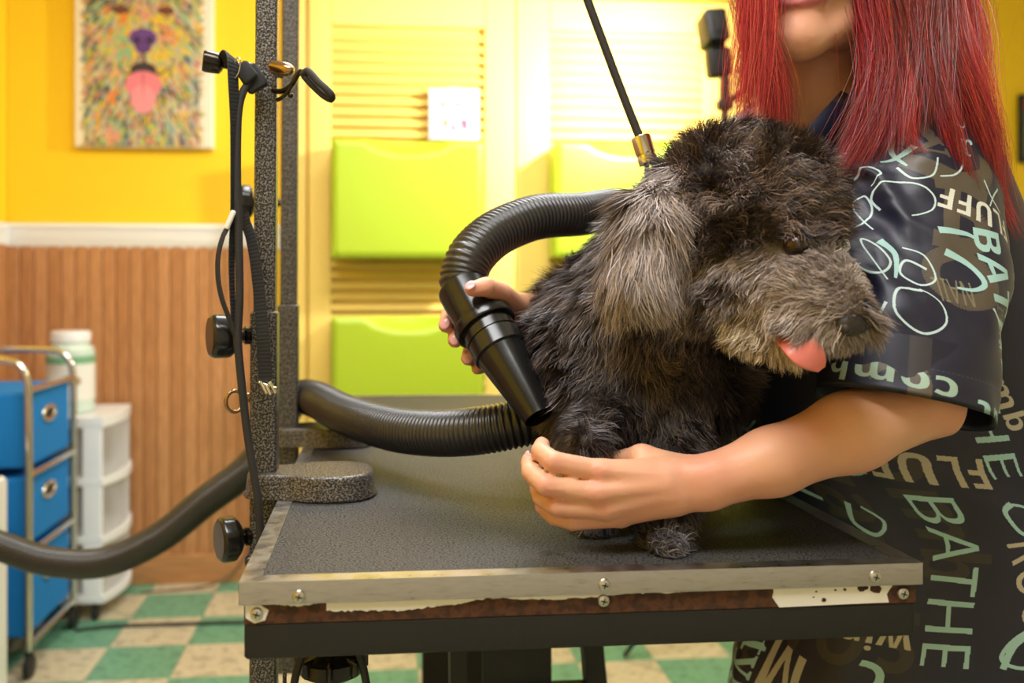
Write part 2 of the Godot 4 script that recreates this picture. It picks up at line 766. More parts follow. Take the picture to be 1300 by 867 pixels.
	m = paint("black_chrome", rgb8(60, 54, 48), 0.2, 0.9)
	m = paint("hose_black", rgb8(40, 38, 36), 0.32)
	m.metallic_specular = 0.6
	m = paint("webbing", rgb8(30, 29, 29), 0.7)
	m.rim_enabled = true
	m.rim = 0.3
	m = paint("cord_black", rgb8(52, 48, 45), 0.75)
	var braid := noise_of(0.3, FastNoiseLite.TYPE_CELLULAR, 1, 61)
	m.albedo_texture = ramp_texture(braid, 256, [[0.0, Color(1, 1, 1)], [1.0, Color(0.45, 0.45, 0.45)]])
	triplanar(m, 14.0)
	m = paint("chrome", rgb8(215, 212, 205), 0.14, 1.0)
	m = paint("bronze", rgb8(170, 140, 105), 0.22, 1.0)
	m = paint("frosted", Color(0.93, 0.92, 0.9, 0.38), 0.4)
	m.transparency = BaseMaterial3D.TRANSPARENCY_ALPHA
	m = paint("white_plastic", rgb8(238, 238, 236), 0.35)
	m = paint("blue_fabric", rgb8(0, 122, 200), 0.8)
	relief(m, pebble, 0.03)
	triplanar(m, 10.0)
	m = paint("lime", rgb8(174, 198, 44), 0.4)
	m = paint("caster", rgb8(28, 28, 28), 0.5)
	m = paint("flash_black", rgb8(22, 22, 24), 0.45)
	m = paint("bronze_cable", rgb8(112, 84, 58), 0.6)
	m = paint("contents", rgb8(150, 148, 150), 0.8)
	m.albedo_texture = ramp_texture(noise_of(0.02, FastNoiseLite.TYPE_CELLULAR, 1, 83), 256, [[0.0, rgb8(90, 90, 110)], [0.5, rgb8(220, 214, 206)], [1.0, rgb8(150, 120, 100)]])
	triplanar(m, 4.0)
	m = paint("canister_clear", rgb8(206, 222, 206), 0.2)
	m = paint("canister_green", rgb8(120, 170, 130), 0.5)
	m = paint("canister_brown", rgb8(176, 150, 112), 0.6)
	m = paint("card_green", rgb8(96, 120, 80), 0.5)
	m = paint("card_red", rgb8(190, 70, 50), 0.5)
	m = paint("card_blue", rgb8(60, 84, 110), 0.5)
	# people and animals
	m = paint("skin", Color(1, 1, 1), 0.5)
	m.vertex_color_use_as_albedo = true
	m.subsurf_scatter_enabled = true
	m.subsurf_scatter_strength = 0.12
	var pores := noise_of(0.18, FastNoiseLite.TYPE_SIMPLEX_SMOOTH, 3, 71)
	relief(m, grey_texture(pores, 256), 0.012)
	triplanar(m, 14.0)
	m = paint("hair", Color(1, 1, 1), 0.38)
	m.vertex_color_use_as_albedo = true
	m = paint("fur", Color(1, 1, 1), 0.48)
	m.vertex_color_use_as_albedo = true
	m = paint("dog_skin", Color(1, 1, 1), 0.8)
	m.vertex_color_use_as_albedo = true
	m = paint("nail", rgb8(226, 168, 170), 0.15)
	m = paint("tongue", rgb8(214, 118, 106), 0.35)
	m = paint("nose", rgb8(52, 45, 41), 0.55)
	m = paint("eye_brown", rgb8(40, 24, 15), 0.06)
	m = paint("eye_white", rgb8(235, 230, 225), 0.1)
	m = paint("trousers", rgb8(24, 24, 32), 0.8)
	m = paint("shoe", rgb8(30, 30, 32), 0.6)

# ---------------------------------------------------------------- the room
func build_room() -> void:
	var x0 := -1.34
	var x1 := 2.9
	var z1 := 1.7
	var top := 2.62
	var mid_x := (x0 + x1) / 2.0
	var mid_z := (WALL_Z + z1) / 2.0
	# floor: a slab with square vinyl tiles laid on it in a chequer
	var fl := setting("floor", Shape.new().box(Vector3(mid_x, -0.056, mid_z), Vector3(x1 - x0 + 0.3, 0.1, z1 - WALL_Z + 0.3), 0.01), mats.floor_base)
	var tile := Shape.new().box(Vector3(0, -0.003, 0), Vector3(TILE - 0.0012, 0.006, TILE - 0.0012), 0.0008).mesh()
	for i in range(-3, 16):
		for j in range(-1, 15):
			var tx := -0.811 + TILE * (i + 0.5)
			var tz := -2.99 + TILE * (j - 0.5)
			if tx - TILE * 0.5 < x0 - 0.1 or tx > x1 + 0.1 or tz - TILE * 0.5 < WALL_Z - 0.2:
				continue
			part_of_mesh("tile", tile, mats.tile_green if (i + j) % 2 == 0 else mats.tile_cream, fl, Transform3D(Basis(), Vector3(tx, 0, tz)))
	setting("ceiling", Shape.new().box(Vector3(mid_x, top + 0.05, mid_z), Vector3(x1 - x0 + 0.3, 0.1, z1 - WALL_Z + 0.3), 0.01), mats.white_paint)
	setting("wall_left", Shape.new().box(Vector3(x0 - 0.06, top / 2, mid_z), Vector3(0.12, top, z1 - WALL_Z + 0.2), 0.004), mats.yellow_wall)
	setting("wall_right", Shape.new().box(Vector3(x1 + 0.06, top / 2, mid_z), Vector3(0.12, top, z1 - WALL_Z + 0.2), 0.004), mats.white_paint)
	setting("wall_front", Shape.new().box(Vector3(mid_x, top / 2, z1 + 0.06), Vector3(x1 - x0, top, 0.12), 0.004), mats.white_paint)
	var back := setting("wall_back", Shape.new().box(Vector3(mid_x, top / 2, WALL_Z - 0.07), Vector3(x1 - x0, top, 0.12), 0.004), mats.yellow_wall)
	# tongue and groove boards under the chair rail: each board a raised strip with rounded edges
	var board := Shape.new().box(Vector3(0, 0.615, 0), Vector3(0.0455, 1.23, 0.014), 0.003).mesh()
	var spans := [[x0, -0.37], [1.45, x1]]
	for s in spans:
		var n := int((s[1] - s[0]) / 0.048)
		for k in n:
			part_of_mesh("wainscot_board", board, mats["bead_wood_%d" % ((k * 7 + k / 3) % 3)], back, Transform3D(Basis(), Vector3(s[0] + 0.024 + k * 0.048, 0, WALL_Z - 0.004)))
	var left := get_node("wall_left")
	for k in 60:
		part_of_mesh("wainscot_board", board, mats["bead_wood_%d" % ((k * 5 + 1) % 3)], left, Transform3D(Basis(Vector3.UP, PI / 2), Vector3(x0 + 0.004, 0, WALL_Z + 0.04 + k * 0.048)))
	# chair rail and baseboard
	var n_trim := 1
	for s in spans:
		var prof := PackedVector2Array([Vector2(0, 1.215), Vector2(0.012, 1.215), Vector2(0.014, 1.235), Vector2(0.022, 1.25), Vector2(0.022, 1.285), Vector2(0.03, 1.29), Vector2(0.03, 1.306), Vector2(0, 1.306)])
		var xf := Transform3D(Basis(Vector3(0, 0, 1), Vector3(0, 1, 0), Vector3(-1, 0, 0)), Vector3(s[1], 0, WALL_Z - 0.01))
		var r := setting("trim_%d" % n_trim, Shape.new().prism(prof, xf, s[1] - s[0], 0.0), mats.white_paint)
		n_trim += 1
		setting("baseboard_%s" % ("back" if s[0] < 0 else "back_right"), Shape.new().box(Vector3((s[0] + s[1]) / 2, 0.052, WALL_Z + 0.012), Vector3(s[1] - s[0], 0.105, 0.018), 0.004), mats.base_wood)
	var xl := Transform3D(Basis(Vector3(1, 0, 0), Vector3(0, 1, 0), Vector3(0, 0, 1)), Vector3(x0 - 0.01, 0, WALL_Z))
	setting("trim_%d" % n_trim, Shape.new().prism(PackedVector2Array([Vector2(0, 1.215), Vector2(0.012, 1.215), Vector2(0.022, 1.25), Vector2(0.022, 1.285), Vector2(0.03, 1.29), Vector2(0.03, 1.306), Vector2(0, 1.306)]), xl, 2.9, 0.0), mats.white_paint)
	setting("baseboard_left", Shape.new().box(Vector3(x0 + 0.012, 0.052, WALL_Z + 1.45), Vector3(0.018, 0.105, 2.9), 0.004), mats.base_wood)
	# casing round the louvred closet doors
	var cas := setting_node("trim_%d" % (n_trim + 1))
	part("casing", Shape.new().box(Vector3(-0.315, 1.09, WALL_Z + 0.012), Vector3(0.09, 2.18, 0.03), 0.006), mats.yellow_door_flash_lit, cas)
	part("casing", Shape.new().box(Vector3(1.39, 1.09, WALL_Z + 0.012), Vector3(0.09, 2.18, 0.03), 0.006), mats.yellow_door_flash_lit, cas)
	part("casing", Shape.new().box(Vector3(0.537, 2.225, WALL_Z + 0.012), Vector3(1.8, 0.09, 0.03), 0.006), mats.yellow_door_flash_lit, cas)
	louvre_door("door_1", -0.263, 0.502, -0.181, 0.387)
	louvre_door("door_2", 0.506, 1.338, 0.632, 1.22)

func louvre_door(called: String, xa: float, xb: float, pa: float, pb: float) -> void:
	var d := setting_node(called, Vector3(0, 0, WALL_Z + 0.018))
	var m: Material = mats.yellow_door_flash_lit
	part("stile", Shape.new().box(Vector3((xa + pa) / 2, 1.09, 0), Vector3(pa - xa, 2.14, 0.032), 0.004), m, d)
	part("stile", Shape.new().box(Vector3((xb + pb) / 2, 1.09, 0), Vector3(xb - pb, 2.14, 0.032), 0.004), m, d)
	part("rail", Shape.new().box(Vector3((pa + pb) / 2, 2.1, 0), Vector3(pb - pa, 0.12, 0.032), 0.004), m, d)
	part("rail", Shape.new().box(Vector3((pa + pb) / 2, 0.14, 0), Vector3(pb - pa, 0.24, 0.032), 0.004), m, d)
	part("back_panel", Shape.new().box(Vector3((pa + pb) / 2, 1.14, -0.02), Vector3(pb - pa, 1.9, 0.006), 0.001), m, d)
	var slat := Shape.new().box(Vector3.ZERO, Vector3(pb - pa + 0.004, 0.034, 0.007), 0.0025, Basis(Vector3.RIGHT, deg_to_rad(-38))).mesh()
	for k in 44:
		part_of_mesh("slat", slat, m, d, Transform3D(Basis(), Vector3((pa + pb) / 2, 0.285 + k * 0.04, 0.001)))

# ---------------------------------------------------------------- grooming table
const TX0 := -0.1195
const TX1 := 0.4915
const TZ0 := -2.05
const TZ1 := -0.775

func screw(parent: Node, at: Vector3, r: float, out: Vector3, called := "screw") -> void:
	var s := part(called, Shape.new().lathe(at, out, [Vector2(r, 0), Vector2(r, 0.0008), Vector2(r * 0.86, 0.0022), Vector2(r * 0.45, 0.0032), Vector2(0, 0.0034)], 18), mats.screw_steel, parent)
	var f := Basis.looking_at(-out, Vector3(0.3, 1, 0).normalized() if absf(out.y) < 0.9 else Vector3.RIGHT)
	part("slot", Shape.new().box(at + out * 0.0031, Vector3(r * 1.0, r * 0.2, 0.001), 0.0001, f).box(at + out * 0.0031, Vector3(r * 0.2, r * 1.0, 0.001), 0.0001, f), mats.screw_slot, s)

func torn_outline(x0: float, x1: float, y_top: float, depths: Array, ragged: float) -> PackedVector2Array:
	# a strip of laminate: straight along the top, torn along the bottom
	var pts := PackedVector2Array([Vector2(x0, y_top), Vector2(x1, y_top)])
	var n := 60
	for k in n + 1:
		var t := 1.0 - float(k) / n
		var f := t * (depths.size() - 1)
		var i := mini(int(f), depths.size() - 2)
		var d := lerpf(depths[i], depths[i + 1], f - i)
		if k > 0 and k < n:
			d += rng.randf_range(-ragged, ragged)
		pts.append(Vector2(lerpf(x0, x1, t), y_top - maxf(d, 0.0006)))
	return pts

func build_table() -> void:
	var w := TX1 - TX0
	var l := TZ1 - TZ0
	var t := thing("grooming_table", "black rubber topped grooming table with metal edging and worn brown sides", "table", Vector3((TX0 + TX1) / 2, 0, (TZ0 + TZ1) / 2))
	var hw := w / 2
	var hl := l / 2
	part("rubber_top", Shape.new().box(Vector3(0, TABLE_Y - 0.003, 0), Vector3(w - 0.004, 0.004, l - 0.004), 0.001), mats.rubber, t)
	part("board", Shape.new().box(Vector3(0, TABLE_Y - 0.021, 0), Vector3(w - 0.006, 0.033, l - 0.006), 0.001), mats.chipboard, t, "brown chipboard core with worn edges")
	# metal edging: angle strips with mitred corners
	for e in 4:
		var turn := Basis(Vector3.UP, e * PI / 2)
		var half := hw if e % 2 == 0 else hl
		var off := hl if e % 2 == 0 else hw
		var s := Shape.new()
		s.prism(PackedVector2Array([Vector2(-half - 0.0008, off + 0.0008), Vector2(half + 0.0008, off + 0.0008), Vector2(half - 0.017, off - 0.017), Vector2(-half + 0.017, off - 0.017)]), Transform3D(turn * Basis(Vector3(1, 0, 0), Vector3(0, 0, 1), Vector3(0, -1, 0)), Vector3(0, TABLE_Y + 0.0006, 0)), 0.0014, 0.0004)
		s.box(turn * Vector3(0, TABLE_Y - 0.0094, off + 0.0002), Vector3(half * 2 + 0.0015, 0.0196, 0.0014), 0.0006, turn)
		part("edge_trim", s, mats.aluminium, t)
	# black steel frame under the board
	for e in 4:
		var turn := Basis(Vector3.UP, e * PI / 2)
		var half := hw if e % 2 == 0 else hl
		var off := hl if e % 2 == 0 else hw
		part("frame_rail", Shape.new().box(turn * Vector3(0, TABLE_Y - 0.052, off - 0.014), Vector3(half * 2 - 0.008, 0.0305, 0.022), 0.002, turn), mats.powder_black, t)
	# torn remains of white laminate on the front face, where the chipboard shows through
	var face := Transform3D(Basis(), Vector3(0, 0, hl - 0.0032))
	var y := TABLE_Y - 0.019
	part("laminate_scrap", Shape.new().prism(torn_outline(-hw + 0.073, -hw + 0.232, y + 0.001, [0.009, 0.0098, 0.0102, 0.0112, 0.0082, 0.0065, 0.003, 0.0016], 0.0009), face, 0.001), mats.laminate, t, "torn white laminate")
	part("laminate_scrap", Shape.new().prism(torn_outline(-hw + 0.022, -hw + 0.068, y + 0.001, [0.0015, 0.003, 0.0042, 0.0016], 0.0007), face, 0.001), mats.laminate, t, "torn white laminate")
	part("laminate_scrap", Shape.new().prism(torn_outline(-hw + 0.205, -hw + 0.405, y + 0.001, [0.0012, 0.004, 0.0052, 0.0046, 0.0016, 0.003, 0.0012], 0.0008), face, 0.001), mats.laminate, t, "torn white laminate")
	var big := PackedVector2Array([Vector2(0.166, y + 0.001), Vector2(0.281, y + 0.001), Vector2(0.276, y - 0.005), Vector2(0.2735, y - 0.009), Vector2(0.2755, y - 0.0165), Vector2(0.24, y - 0.0168), Vector2(0.172, y - 0.0178), Vector2(0.1685, y - 0.013), Vector2(0.1655, y - 0.0085), Vector2(0.1668, y - 0.0035)])
	part("laminate_scrap", Shape.new().prism(big, face, 0.001), mats.laminate, t, "large piece of white laminate")
	for c in [[0.262, 0.0036, 0.006], [0.249, 0.0028, 0.0035], [0.2535, 0.0022, 0.0028], [0.2335, 0.0034, 0.0016], [0.2135, 0.0125, 0.0024], [0.2245, 0.0036, 0.0012], [0.204, 0.0095, 0.0009], [0.2065, 0.0045, 0.0009]]:
		var chip := PackedVector2Array()
		for k in 7:
			var a := TAU * k / 7
			chip.append(Vector2(c[0], y - c[1]) + Vector2(cos(a) * 1.3, sin(a)) * c[2] * rng.randf_range(0.6, 1.0))
		part("chipped_spot", Shape.new().prism(chip, Transform3D(Basis(), Vector3(0, 0, hl - 0.0022)), 0.0003), mats.chipboard, t)
	for sx in [[-hw + 0.05, -0.0125], [0.0105, -0.0105], [hw - 0.0455, -0.0105]]:
		screw(t, Vector3(sx[0], TABLE_Y + sx[1], hl + 0.0009), 0.0056, Vector3(0, 0, 1))
	for sx in [[-hw + 0.014, -0.0275], [0.0105, -0.0255], [hw - 0.017, -0.0275]]:
		screw(t, Vector3(sx[0], TABLE_Y + sx[1], hl - 0.0024), 0.0056, Vector3(0, 0, 1))
	part("screw_patch", Shape.new().prism(PackedVector2Array([Vector2(-hw + 0.004, y + 0.0004), Vector2(-hw + 0.017, y - 0.0012), Vector2(-hw + 0.024, y - 0.006), Vector2(-hw + 0.021, y - 0.0145), Vector2(-hw + 0.012, y - 0.0168), Vector2(-hw + 0.0045, y - 0.012)]), face, 0.0008), mats.laminate, t)
	# lifting frame under the table: cut steel plates, cross bars and a base on the floor
	var lift := Shape.new()
	var px := func(x: float) -> float: return x - (TX0 + TX1) / 2
	var z := -1.34 - (TZ0 + TZ1) / 2
	part("lift_leg", Shape.new().prism(PackedVector2Array([Vector2(px.call(0.100), 0.78), Vector2(px.call(0.127), 0.78), Vector2(px.call(0.127), 0.05), Vector2(px.call(0.105), 0.05)]), Transform3D(Basis(), Vector3(0, 0, z)), 0.03, 0.002), mats.powder_black, t)
	part("lift_leg", Shape.new().prism(PackedVector2Array([Vector2(px.call(0.282), 0.78), Vector2(px.call(0.309), 0.78), Vector2(px.call(0.345), 0.42), Vector2(px.call(0.36), 0.05), Vector2(px.call(0.33), 0.05), Vector2(px.call(0.312), 0.42)]), Transform3D(Basis(), Vector3(0, 0, z)), 0.03, 0.002), mats.powder_black, t)
	part("lift_plate", Shape.new().box(Vector3(px.call(0.204), 0.60, z + 0.01), Vector3(0.104, 0.36, 0.012), 0.002), mats.powder_black, t)
	part("cross_bar", Shape.new().box(Vector3(px.call(0.215), 0.474, z + 0.015), Vector3(0.23, 0.03, 0.028), 0.003), mats.powder_black, t)
	part("cross_bar", Shape.new().box(Vector3(px.call(0.215), 0.765, 0), Vector3(0.3, 0.03, l - 0.1), 0.003), mats.powder_black, t)
	for s in [-1, 1]:
		part("base_rail", Shape.new().box(Vector3(s * 0.22, 0.02, 0), Vector3(0.05, 0.04, l - 0.2), 0.005), mats.powder_black, t)
	part("base_bar", Shape.new().box(Vector3(0, 0.045, z + 0.015), Vector3(0.44, 0.03, 0.06), 0.005), mats.powder_black, t)
	part("lift_leg", Shape.new().box(Vector3(0, 0.4, -0.45), Vector3(0.2, 0.74, 0.03), 0.003), mats.powder_black, t)
	part("base_bar", Shape.new().box(Vector3(0, 0.045, -0.45), Vector3(0.44, 0.03, 0.06), 0.005), mats.powder_black, t)
	# hand wheel of the height lock under the front corner
	var c := Vector3(px.call(-0.052), 0.676, -0.958 - (TZ0 + TZ1) / 2)
	var wheel := Shape.new().lathe(c + Vector3(0, 0.03, 0), Vector3.DOWN, [Vector2(0, 0), Vector2(0.012, 0), Vector2(0.022, 0.006), Vector2(0.034, 0.012), Vector2(0.034, 0.026), Vector2(0.02, 0.034), Vector2(0, 0.034)], 20)
	for k in 8:
		var a := TAU * k / 8
		wheel.box(c + Vector3(cos(a) * 0.027, 0.014, sin(a) * 0.027), Vector3(0.024, 0.018, 0.007), 0.003, Basis(Vector3.UP, -a))
	part("hand_wheel", wheel, mats.black_plastic, t)
	part("spindle", Shape.new().tube(PackedVector3Array([c + Vector3(0, 0.02, 0), c + Vector3(0, 0.1, 0)]), 0.008, 14), mats.chrome, t)
	for s in [-1, 1]:
		part("guard_bar", Shape.new().tube(spline([c + Vector3(s * 0.008, 0.075, 0.012), c + Vector3(s * 0.022, 0.045, 0.02), c + Vector3(s * 0.034, 0.015, 0.024), c + Vector3(s * 0.04, -0.03, 0.02), c + Vector3(s * 0.036, -0.07, 0.01)], 0.008), 0.0042, 10), mats.powder_black, t)
	part("lock_pin", Shape.new().tube(PackedVector3Array([c + Vector3(-0.047, -0.02, 0.02), c + Vector3(-0.047, 0.014, 0.02)]), 0.0022, 8), mats.hammertone, t)
	part("pin_bracket", Shape.new().box(c + Vector3(-0.02, -0.03, 0.0), Vector3(0.07, 0.02, 0.01), 0.002), mats.powder_black, t)

# ---------------------------------------------------------------- grooming arms clamped to the table's left edge
func knob(parent: Node, from: Vector3, axis: Vector3, r: float, long: float, neck: float, m: Material) -> void:
	# a fluted hand knob on a short bolt: AXIS points from the post to the knob
	var k := Shape.new()
	var rings := []
	var a := axis.normalized()
	var u := (Vector3.UP - a * a.y).normalized()
	var w := a.cross(u)
	for p in [[0.0, 0.45], [0.0, 0.62], [0.12, 0.8], [0.28, 0.97], [0.4, 1.0], [0.82, 1.0], [0.93, 0.95], [1.0, 0.84], [1.0, 0.8]]:
		var ring := PackedVector3Array()
		for j in 40:
			var t := TAU * j / 40
			var rr: float = r * p[1] * (1.0 - 0.035 * (0.5 + 0.5 * cos(t * 8.0)) * (1.0 if p[1] > 0.9 else 0.3))
			ring.append(from + a * (neck + p[0] * long) + (u * cos(t) + w * sin(t)) * rr)
		rings.append(ring)
	k.loft(rings)
	var o := part("knob", k, m, parent)
	part("bolt", Shape.new().tube(PackedVector3Array([from - a * 0.004, from + a * (neck + 0.002)]), 0.0062, 14).lathe(from, a, [Vector2(0.0, 0), Vector2(0.011, 0), Vector2(0.011, 0.006), Vector2(0.009, 0.008), Vector2(0, 0.008)], 16), mats.black_chrome, o)

func square_tube(p0: Vector3, p1: Vector3, side: float) -> Shape:
	var d := p1 - p0
	var y := d.normalized()
	var x := Vector3(1, 0, 0)
	x = (x - y * x.dot(y)).normalized()
	return Shape.new().box((p0 + p1) / 2, Vector3(side, d.length(), side), side * 0.09, Basis(x, y, x.cross(y)))

func clamp_outline() -> PackedVector2Array:
	# plan of the cast clamp, x to the right and y towards the back
	var pts := PackedVector2Array()
	for k in 9:      # rounded tail on the left, round the post
		var a := PI * 0.5 + PI * k / 8.0
		pts.append(Vector2(-0.004 + cos(a) * 0.018, sin(a) * 0.032 * signf(1.0)))
	pts.append(Vector2(0.022, -0.034))
	pts.append(Vector2(0.04, -0.04))
	pts.append(Vector2(0.056, -0.049))
	for k in 15:     # the broad round lobe on the table
		var a := -PI * 0.5 + PI * k / 14.0
		var q := Vector2(cos(a), sin(a))
		pts.append(Vector2(0.082 + signf(q.x) * pow(absf(q.x), 0.8) * 0.052, signf(q.y) * pow(absf(q.y), 0.8) * 0.052))
	pts.append(Vector2(0.056, 0.049))
	pts.append(Vector2(0.04, 0.04))
	pts.append(Vector2(0.022, 0.034))
	return pts

func make_arm(label: String, base: Vector3, front: bool) -> void:
	var t := thing("clamp_stand", label, "grooming stand", base, "grooming arms clamped to the table edge")
	var flat := Basis(Vector3(1, 0, 0), Vector3(0, 0, -1), Vector3(0, 1, 0))
	var plan := clamp_outline()
	var cl := Shape.new()
	var rings := []
	for r in [[0.0005, 1.02], [0.003, 1.035], [0.0055, 1.0], [0.024, 0.975], [0.0275, 0.955], [0.0292, 0.915], [0.0292, 0.9]]:
		var ring := PackedVector3Array()
		for p in plan:
			var mid := Vector2(0.06, 0)
			var q: Vector2 = mid + (p - mid) * r[1]
			ring.append(flat * Vector3(q.x, q.y, r[0]))
		rings.append(ring)
	cl.loft(rings)
	part("clamp", cl, mats.hammertone, t)
	# lower jaw and the screw that presses it against the frame
	part("lower_jaw", Shape.new().box(Vector3(0.045, -0.075, 0), Vector3(0.13, 0.016, 0.05), 0.004), mats.hammertone, t)
	part("outer_tube", square_tube(Vector3(-0.0005, -0.36, 0), Vector3(0.001, 0.222, 0), 0.0315), mats.hammertone, t)
	part("inner_tube", square_tube(Vector3(0.0012, 0.2, 0), Vector3(0.0075, 1.06, 0), 0.0258), mats.hammertone, t)
	if front:
		knob(t, Vector3(-0.0158, 0.193, 0.008), Vector3(-1, 0.0, 0.42), 0.0268, 0.032, 0.016, mats.black_plastic)
		knob(t, Vector3(-0.0158, -0.048, 0.008), Vector3(-1, 0.0, 0.5), 0.0268, 0.026, 0.012, mats.black_plastic)
	else:
		knob(t, Vector3(-0.0158, 0.383, 0.006), Vector3(-1, 0.0, 0.2), 0.027, 0.022, 0.036, mats.black_plastic)
		knob(t, Vector3(-0.0158, -0.069, 0.006), Vector3(-1, 0.0, 0.2), 0.0268, 0.026, 0.014, mats.black_plastic)
	if front:
		# the horizontal bar overhead that the dog's noose hangs from
		var top := Vector3(0.0075, 1.05, 0)
		part("overhead_bar", Shape.new().box(top + Vector3(0.2, 0, 0.02), Vector3(0.43, 0.0258, 0.0258), 0.003, Basis(Vector3.UP, deg_to_rad(-5))), mats.hammertone, t)
		# cross bolt with a thumb knob that the loops hang from
		var b := Vector3(0.003, 0.512, 0)
		var bx := Vector3(-1, 0.10, 0.25).normalized()
		var cb := part("cross_bolt", Shape.new().tube(PackedVector3Array([b - bx * 0.02, b + bx * 0.058]), 0.0052, 14).tube(PackedVector3Array([b + bx * 0.012, b + bx * 0.026]), 0.0075, 14), mats.black_chrome, t)
		part("thumb_knob", Shape.new().lathe(b + bx * 0.05, bx, [Vector2(0.004, 0), Vector2(0.009, 0.002), Vector2(0.0125, 0.005), Vector2(0.0132, 0.012), Vector2(0.0132, 0.022), Vector2(0.0118, 0.025), Vector2(0, 0.025)], 10), mats.black_chrome, cb)
		# eye bolt on the outer tube
		var eye := Vector3(-0.0155, 0.114, 0.004)
		var ring := PackedVector3Array()
		for k in 25:
			var a := TAU * k / 24
			ring.append(eye + Vector3(-0.018, 0, 0.006) + Vector3(cos(a) * 0.0095, sin(a) * 0.0125, -cos(a) * 0.005))
		part("eye_bolt", Shape.new().tube(ring, 0.0024, 10, false).box(eye + Vector3(-0.004, 0.004, 0.002), Vector3(0.01, 0.012, 0.007), 0.002), mats.bronze, t)

func build_arms() -> void:
	make_arm("speckled grey grooming arm with black straps hanging from its knob", Vector3(-0.1405, TABLE_Y, -1.1), true)
	make_arm("speckled grey grooming arm standing behind the one with the straps", Vector3(-0.1465, TABLE_Y, -1.44), false)

# ---------------------------------------------------------------- dryer hose
func build_hose() -> void:
	var t := thing("dryer_hose", "black corrugated dryer hose with a smooth tapered nozzle held in a hand", "hose")
	var path := spline([Vector3(-1.1113, 0.5966, -2.1055), Vector3(-0.9057, 0.5677, -1.9871), Vector3(-0.7802, 0.5502, -1.9158), Vector3(-0.6684, 0.5318, -1.8658), Vector3(-0.5454, 0.5411, -1.8148), Vector3(-0.4274, 0.599, -1.7643), Vector3(-0.329, 0.68, -1.7154), Vector3(-0.2376, 0.7548, -1.6673), Vector3(-0.1864, 0.8331, -1.6427), Vector3(-0.1531, 0.8853, -1.5895), Vector3(-0.1076, 0.9048, -1.455), Vector3(-0.0492, 0.8987, -1.3094), Vector3(0.0176, 0.896, -1.193), Vector3(0.0756, 0.9025, -1.1177), Vector3(0.1298, 0.914, -1.0728), Vector3(0.1866, 0.9263, -1.0677), Vector3(0.2493, 0.9347, -1.1425), Vector3(0.3374, 0.9601, -1.3155), Vector3(0.4494, 1.0364, -1.4863), Vector3(0.4895, 1.1302, -1.4828), Vector3(0.4262, 1.1837, -1.3679), Vector3(0.3392, 1.196, -1.2551), Vector3(0.2653, 1.183, -1.1813), Vector3(0.1987, 1.1751, -1.137), Vector3(0.1431, 1.1526, -1.1017), Vector3(0.1089, 1.1224, -1.0746), Vector3(0.0985, 1.0919, -1.0655), Vector3(0.1034, 1.0732, -1.057)], 0.0016)
	# the corrugation: a rib every 6.4 mm
	var rad := PackedFloat32Array()
	for i in path.size():
		rad.append([0.0262, 0.028, 0.0294, 0.028][i % 4])
	part("hose", Shape.new().tube(path, rad, 26), mats.hose_black, t)
	var a := Vector3(0.1026, 1.0769, -1.0591)
	var b := Vector3(0.1702, 0.9455, -0.9538)
	var d := (b - a).normalized()
	part("cuff", Shape.new().lathe(a - d * 0.012, d, [Vector2(0.026, 0), Vector2(0.0315, 0), Vector2(0.0322, 0.004), Vector2(0.0322, 0.058), Vector2(0.03, 0.06)], 36), mats.black_plastic, t)
	part("flange", Shape.new().lathe(a + d * 0.042, d, [Vector2(0.031, 0), Vector2(0.0362, 0.0), Vector2(0.037, 0.002), Vector2(0.037, 0.0105), Vector2(0.036, 0.0125), Vector2(0.03, 0.0125)], 36), mats.black_plastic, t)
	part("coupling", Shape.new().lathe(a + d * 0.054, d, [Vector2(0.03, 0), Vector2(0.0312, 0.0005), Vector2(0.0312, 0.014), Vector2(0.0298, 0.0148), Vector2(0.0298, 0.0165), Vector2(0.0315, 0.0175), Vector2(0.0318, 0.036), Vector2(0.0302, 0.0375), Vector2(0.0284, 0.0385)], 36), mats.black_plastic, t)
	var l := (b - a).length()
	part("nozzle", Shape.new().lathe(a + d * 0.088, d, [Vector2(0.0302, 0), Vector2(0.029, 0.004), Vector2(0.0268, 0.02), Vector2(0.0172, l - 0.088 - 0.004), Vector2(0.0168, l - 0.088), Vector2(0.0148, l - 0.088), Vector2(0.0148, l - 0.09), Vector2(0.024, 0.03), Vector2(0.0, 0.03)], 36), mats.black_plastic, t)

# ---------------------------------------------------------------- loops and straps on the front arm
func strap(pts: Array, half: float, thick: float, side: Vector3) -> Shape:
	return Shape.new().tube(spline(pts, 0.006), half, 10, true, thick / half, side)

func ribbed(pts: Array, w0: float, w1: float, thick: float, side: Vector3) -> Shape:
	# woven webbing: a flat band whose thickness swells with each weft rib
	var path := spline(pts, 0.0011)
	var s := Shape.new()
	var rings := []
	var across := side
	for i in path.size():
		var t := (path[mini(i + 1, path.size() - 1)] - path[maxi(i - 1, 0)]).normalized()
		across = (across - t * across.dot(t)).normalized()
		var n := t.cross(across)
		var w := lerpf(w0, w1, float(i) / path.size())
		var h := thick * (1.0 if (i / 2) % 2 == 0 else 0.72)
		var ring := PackedVector3Array()
		for q in [[-1, -0.4], [-0.9, -1], [0.9, -1], [1, -0.4], [1, 0.4], [0.9, 1], [-0.9, 1], [-1, 0.4]]:
			ring.append(path[i] + across * (w * q[0]) + n * (h * q[1]))
		rings.append(ring)
	s.loft(rings)
	return s

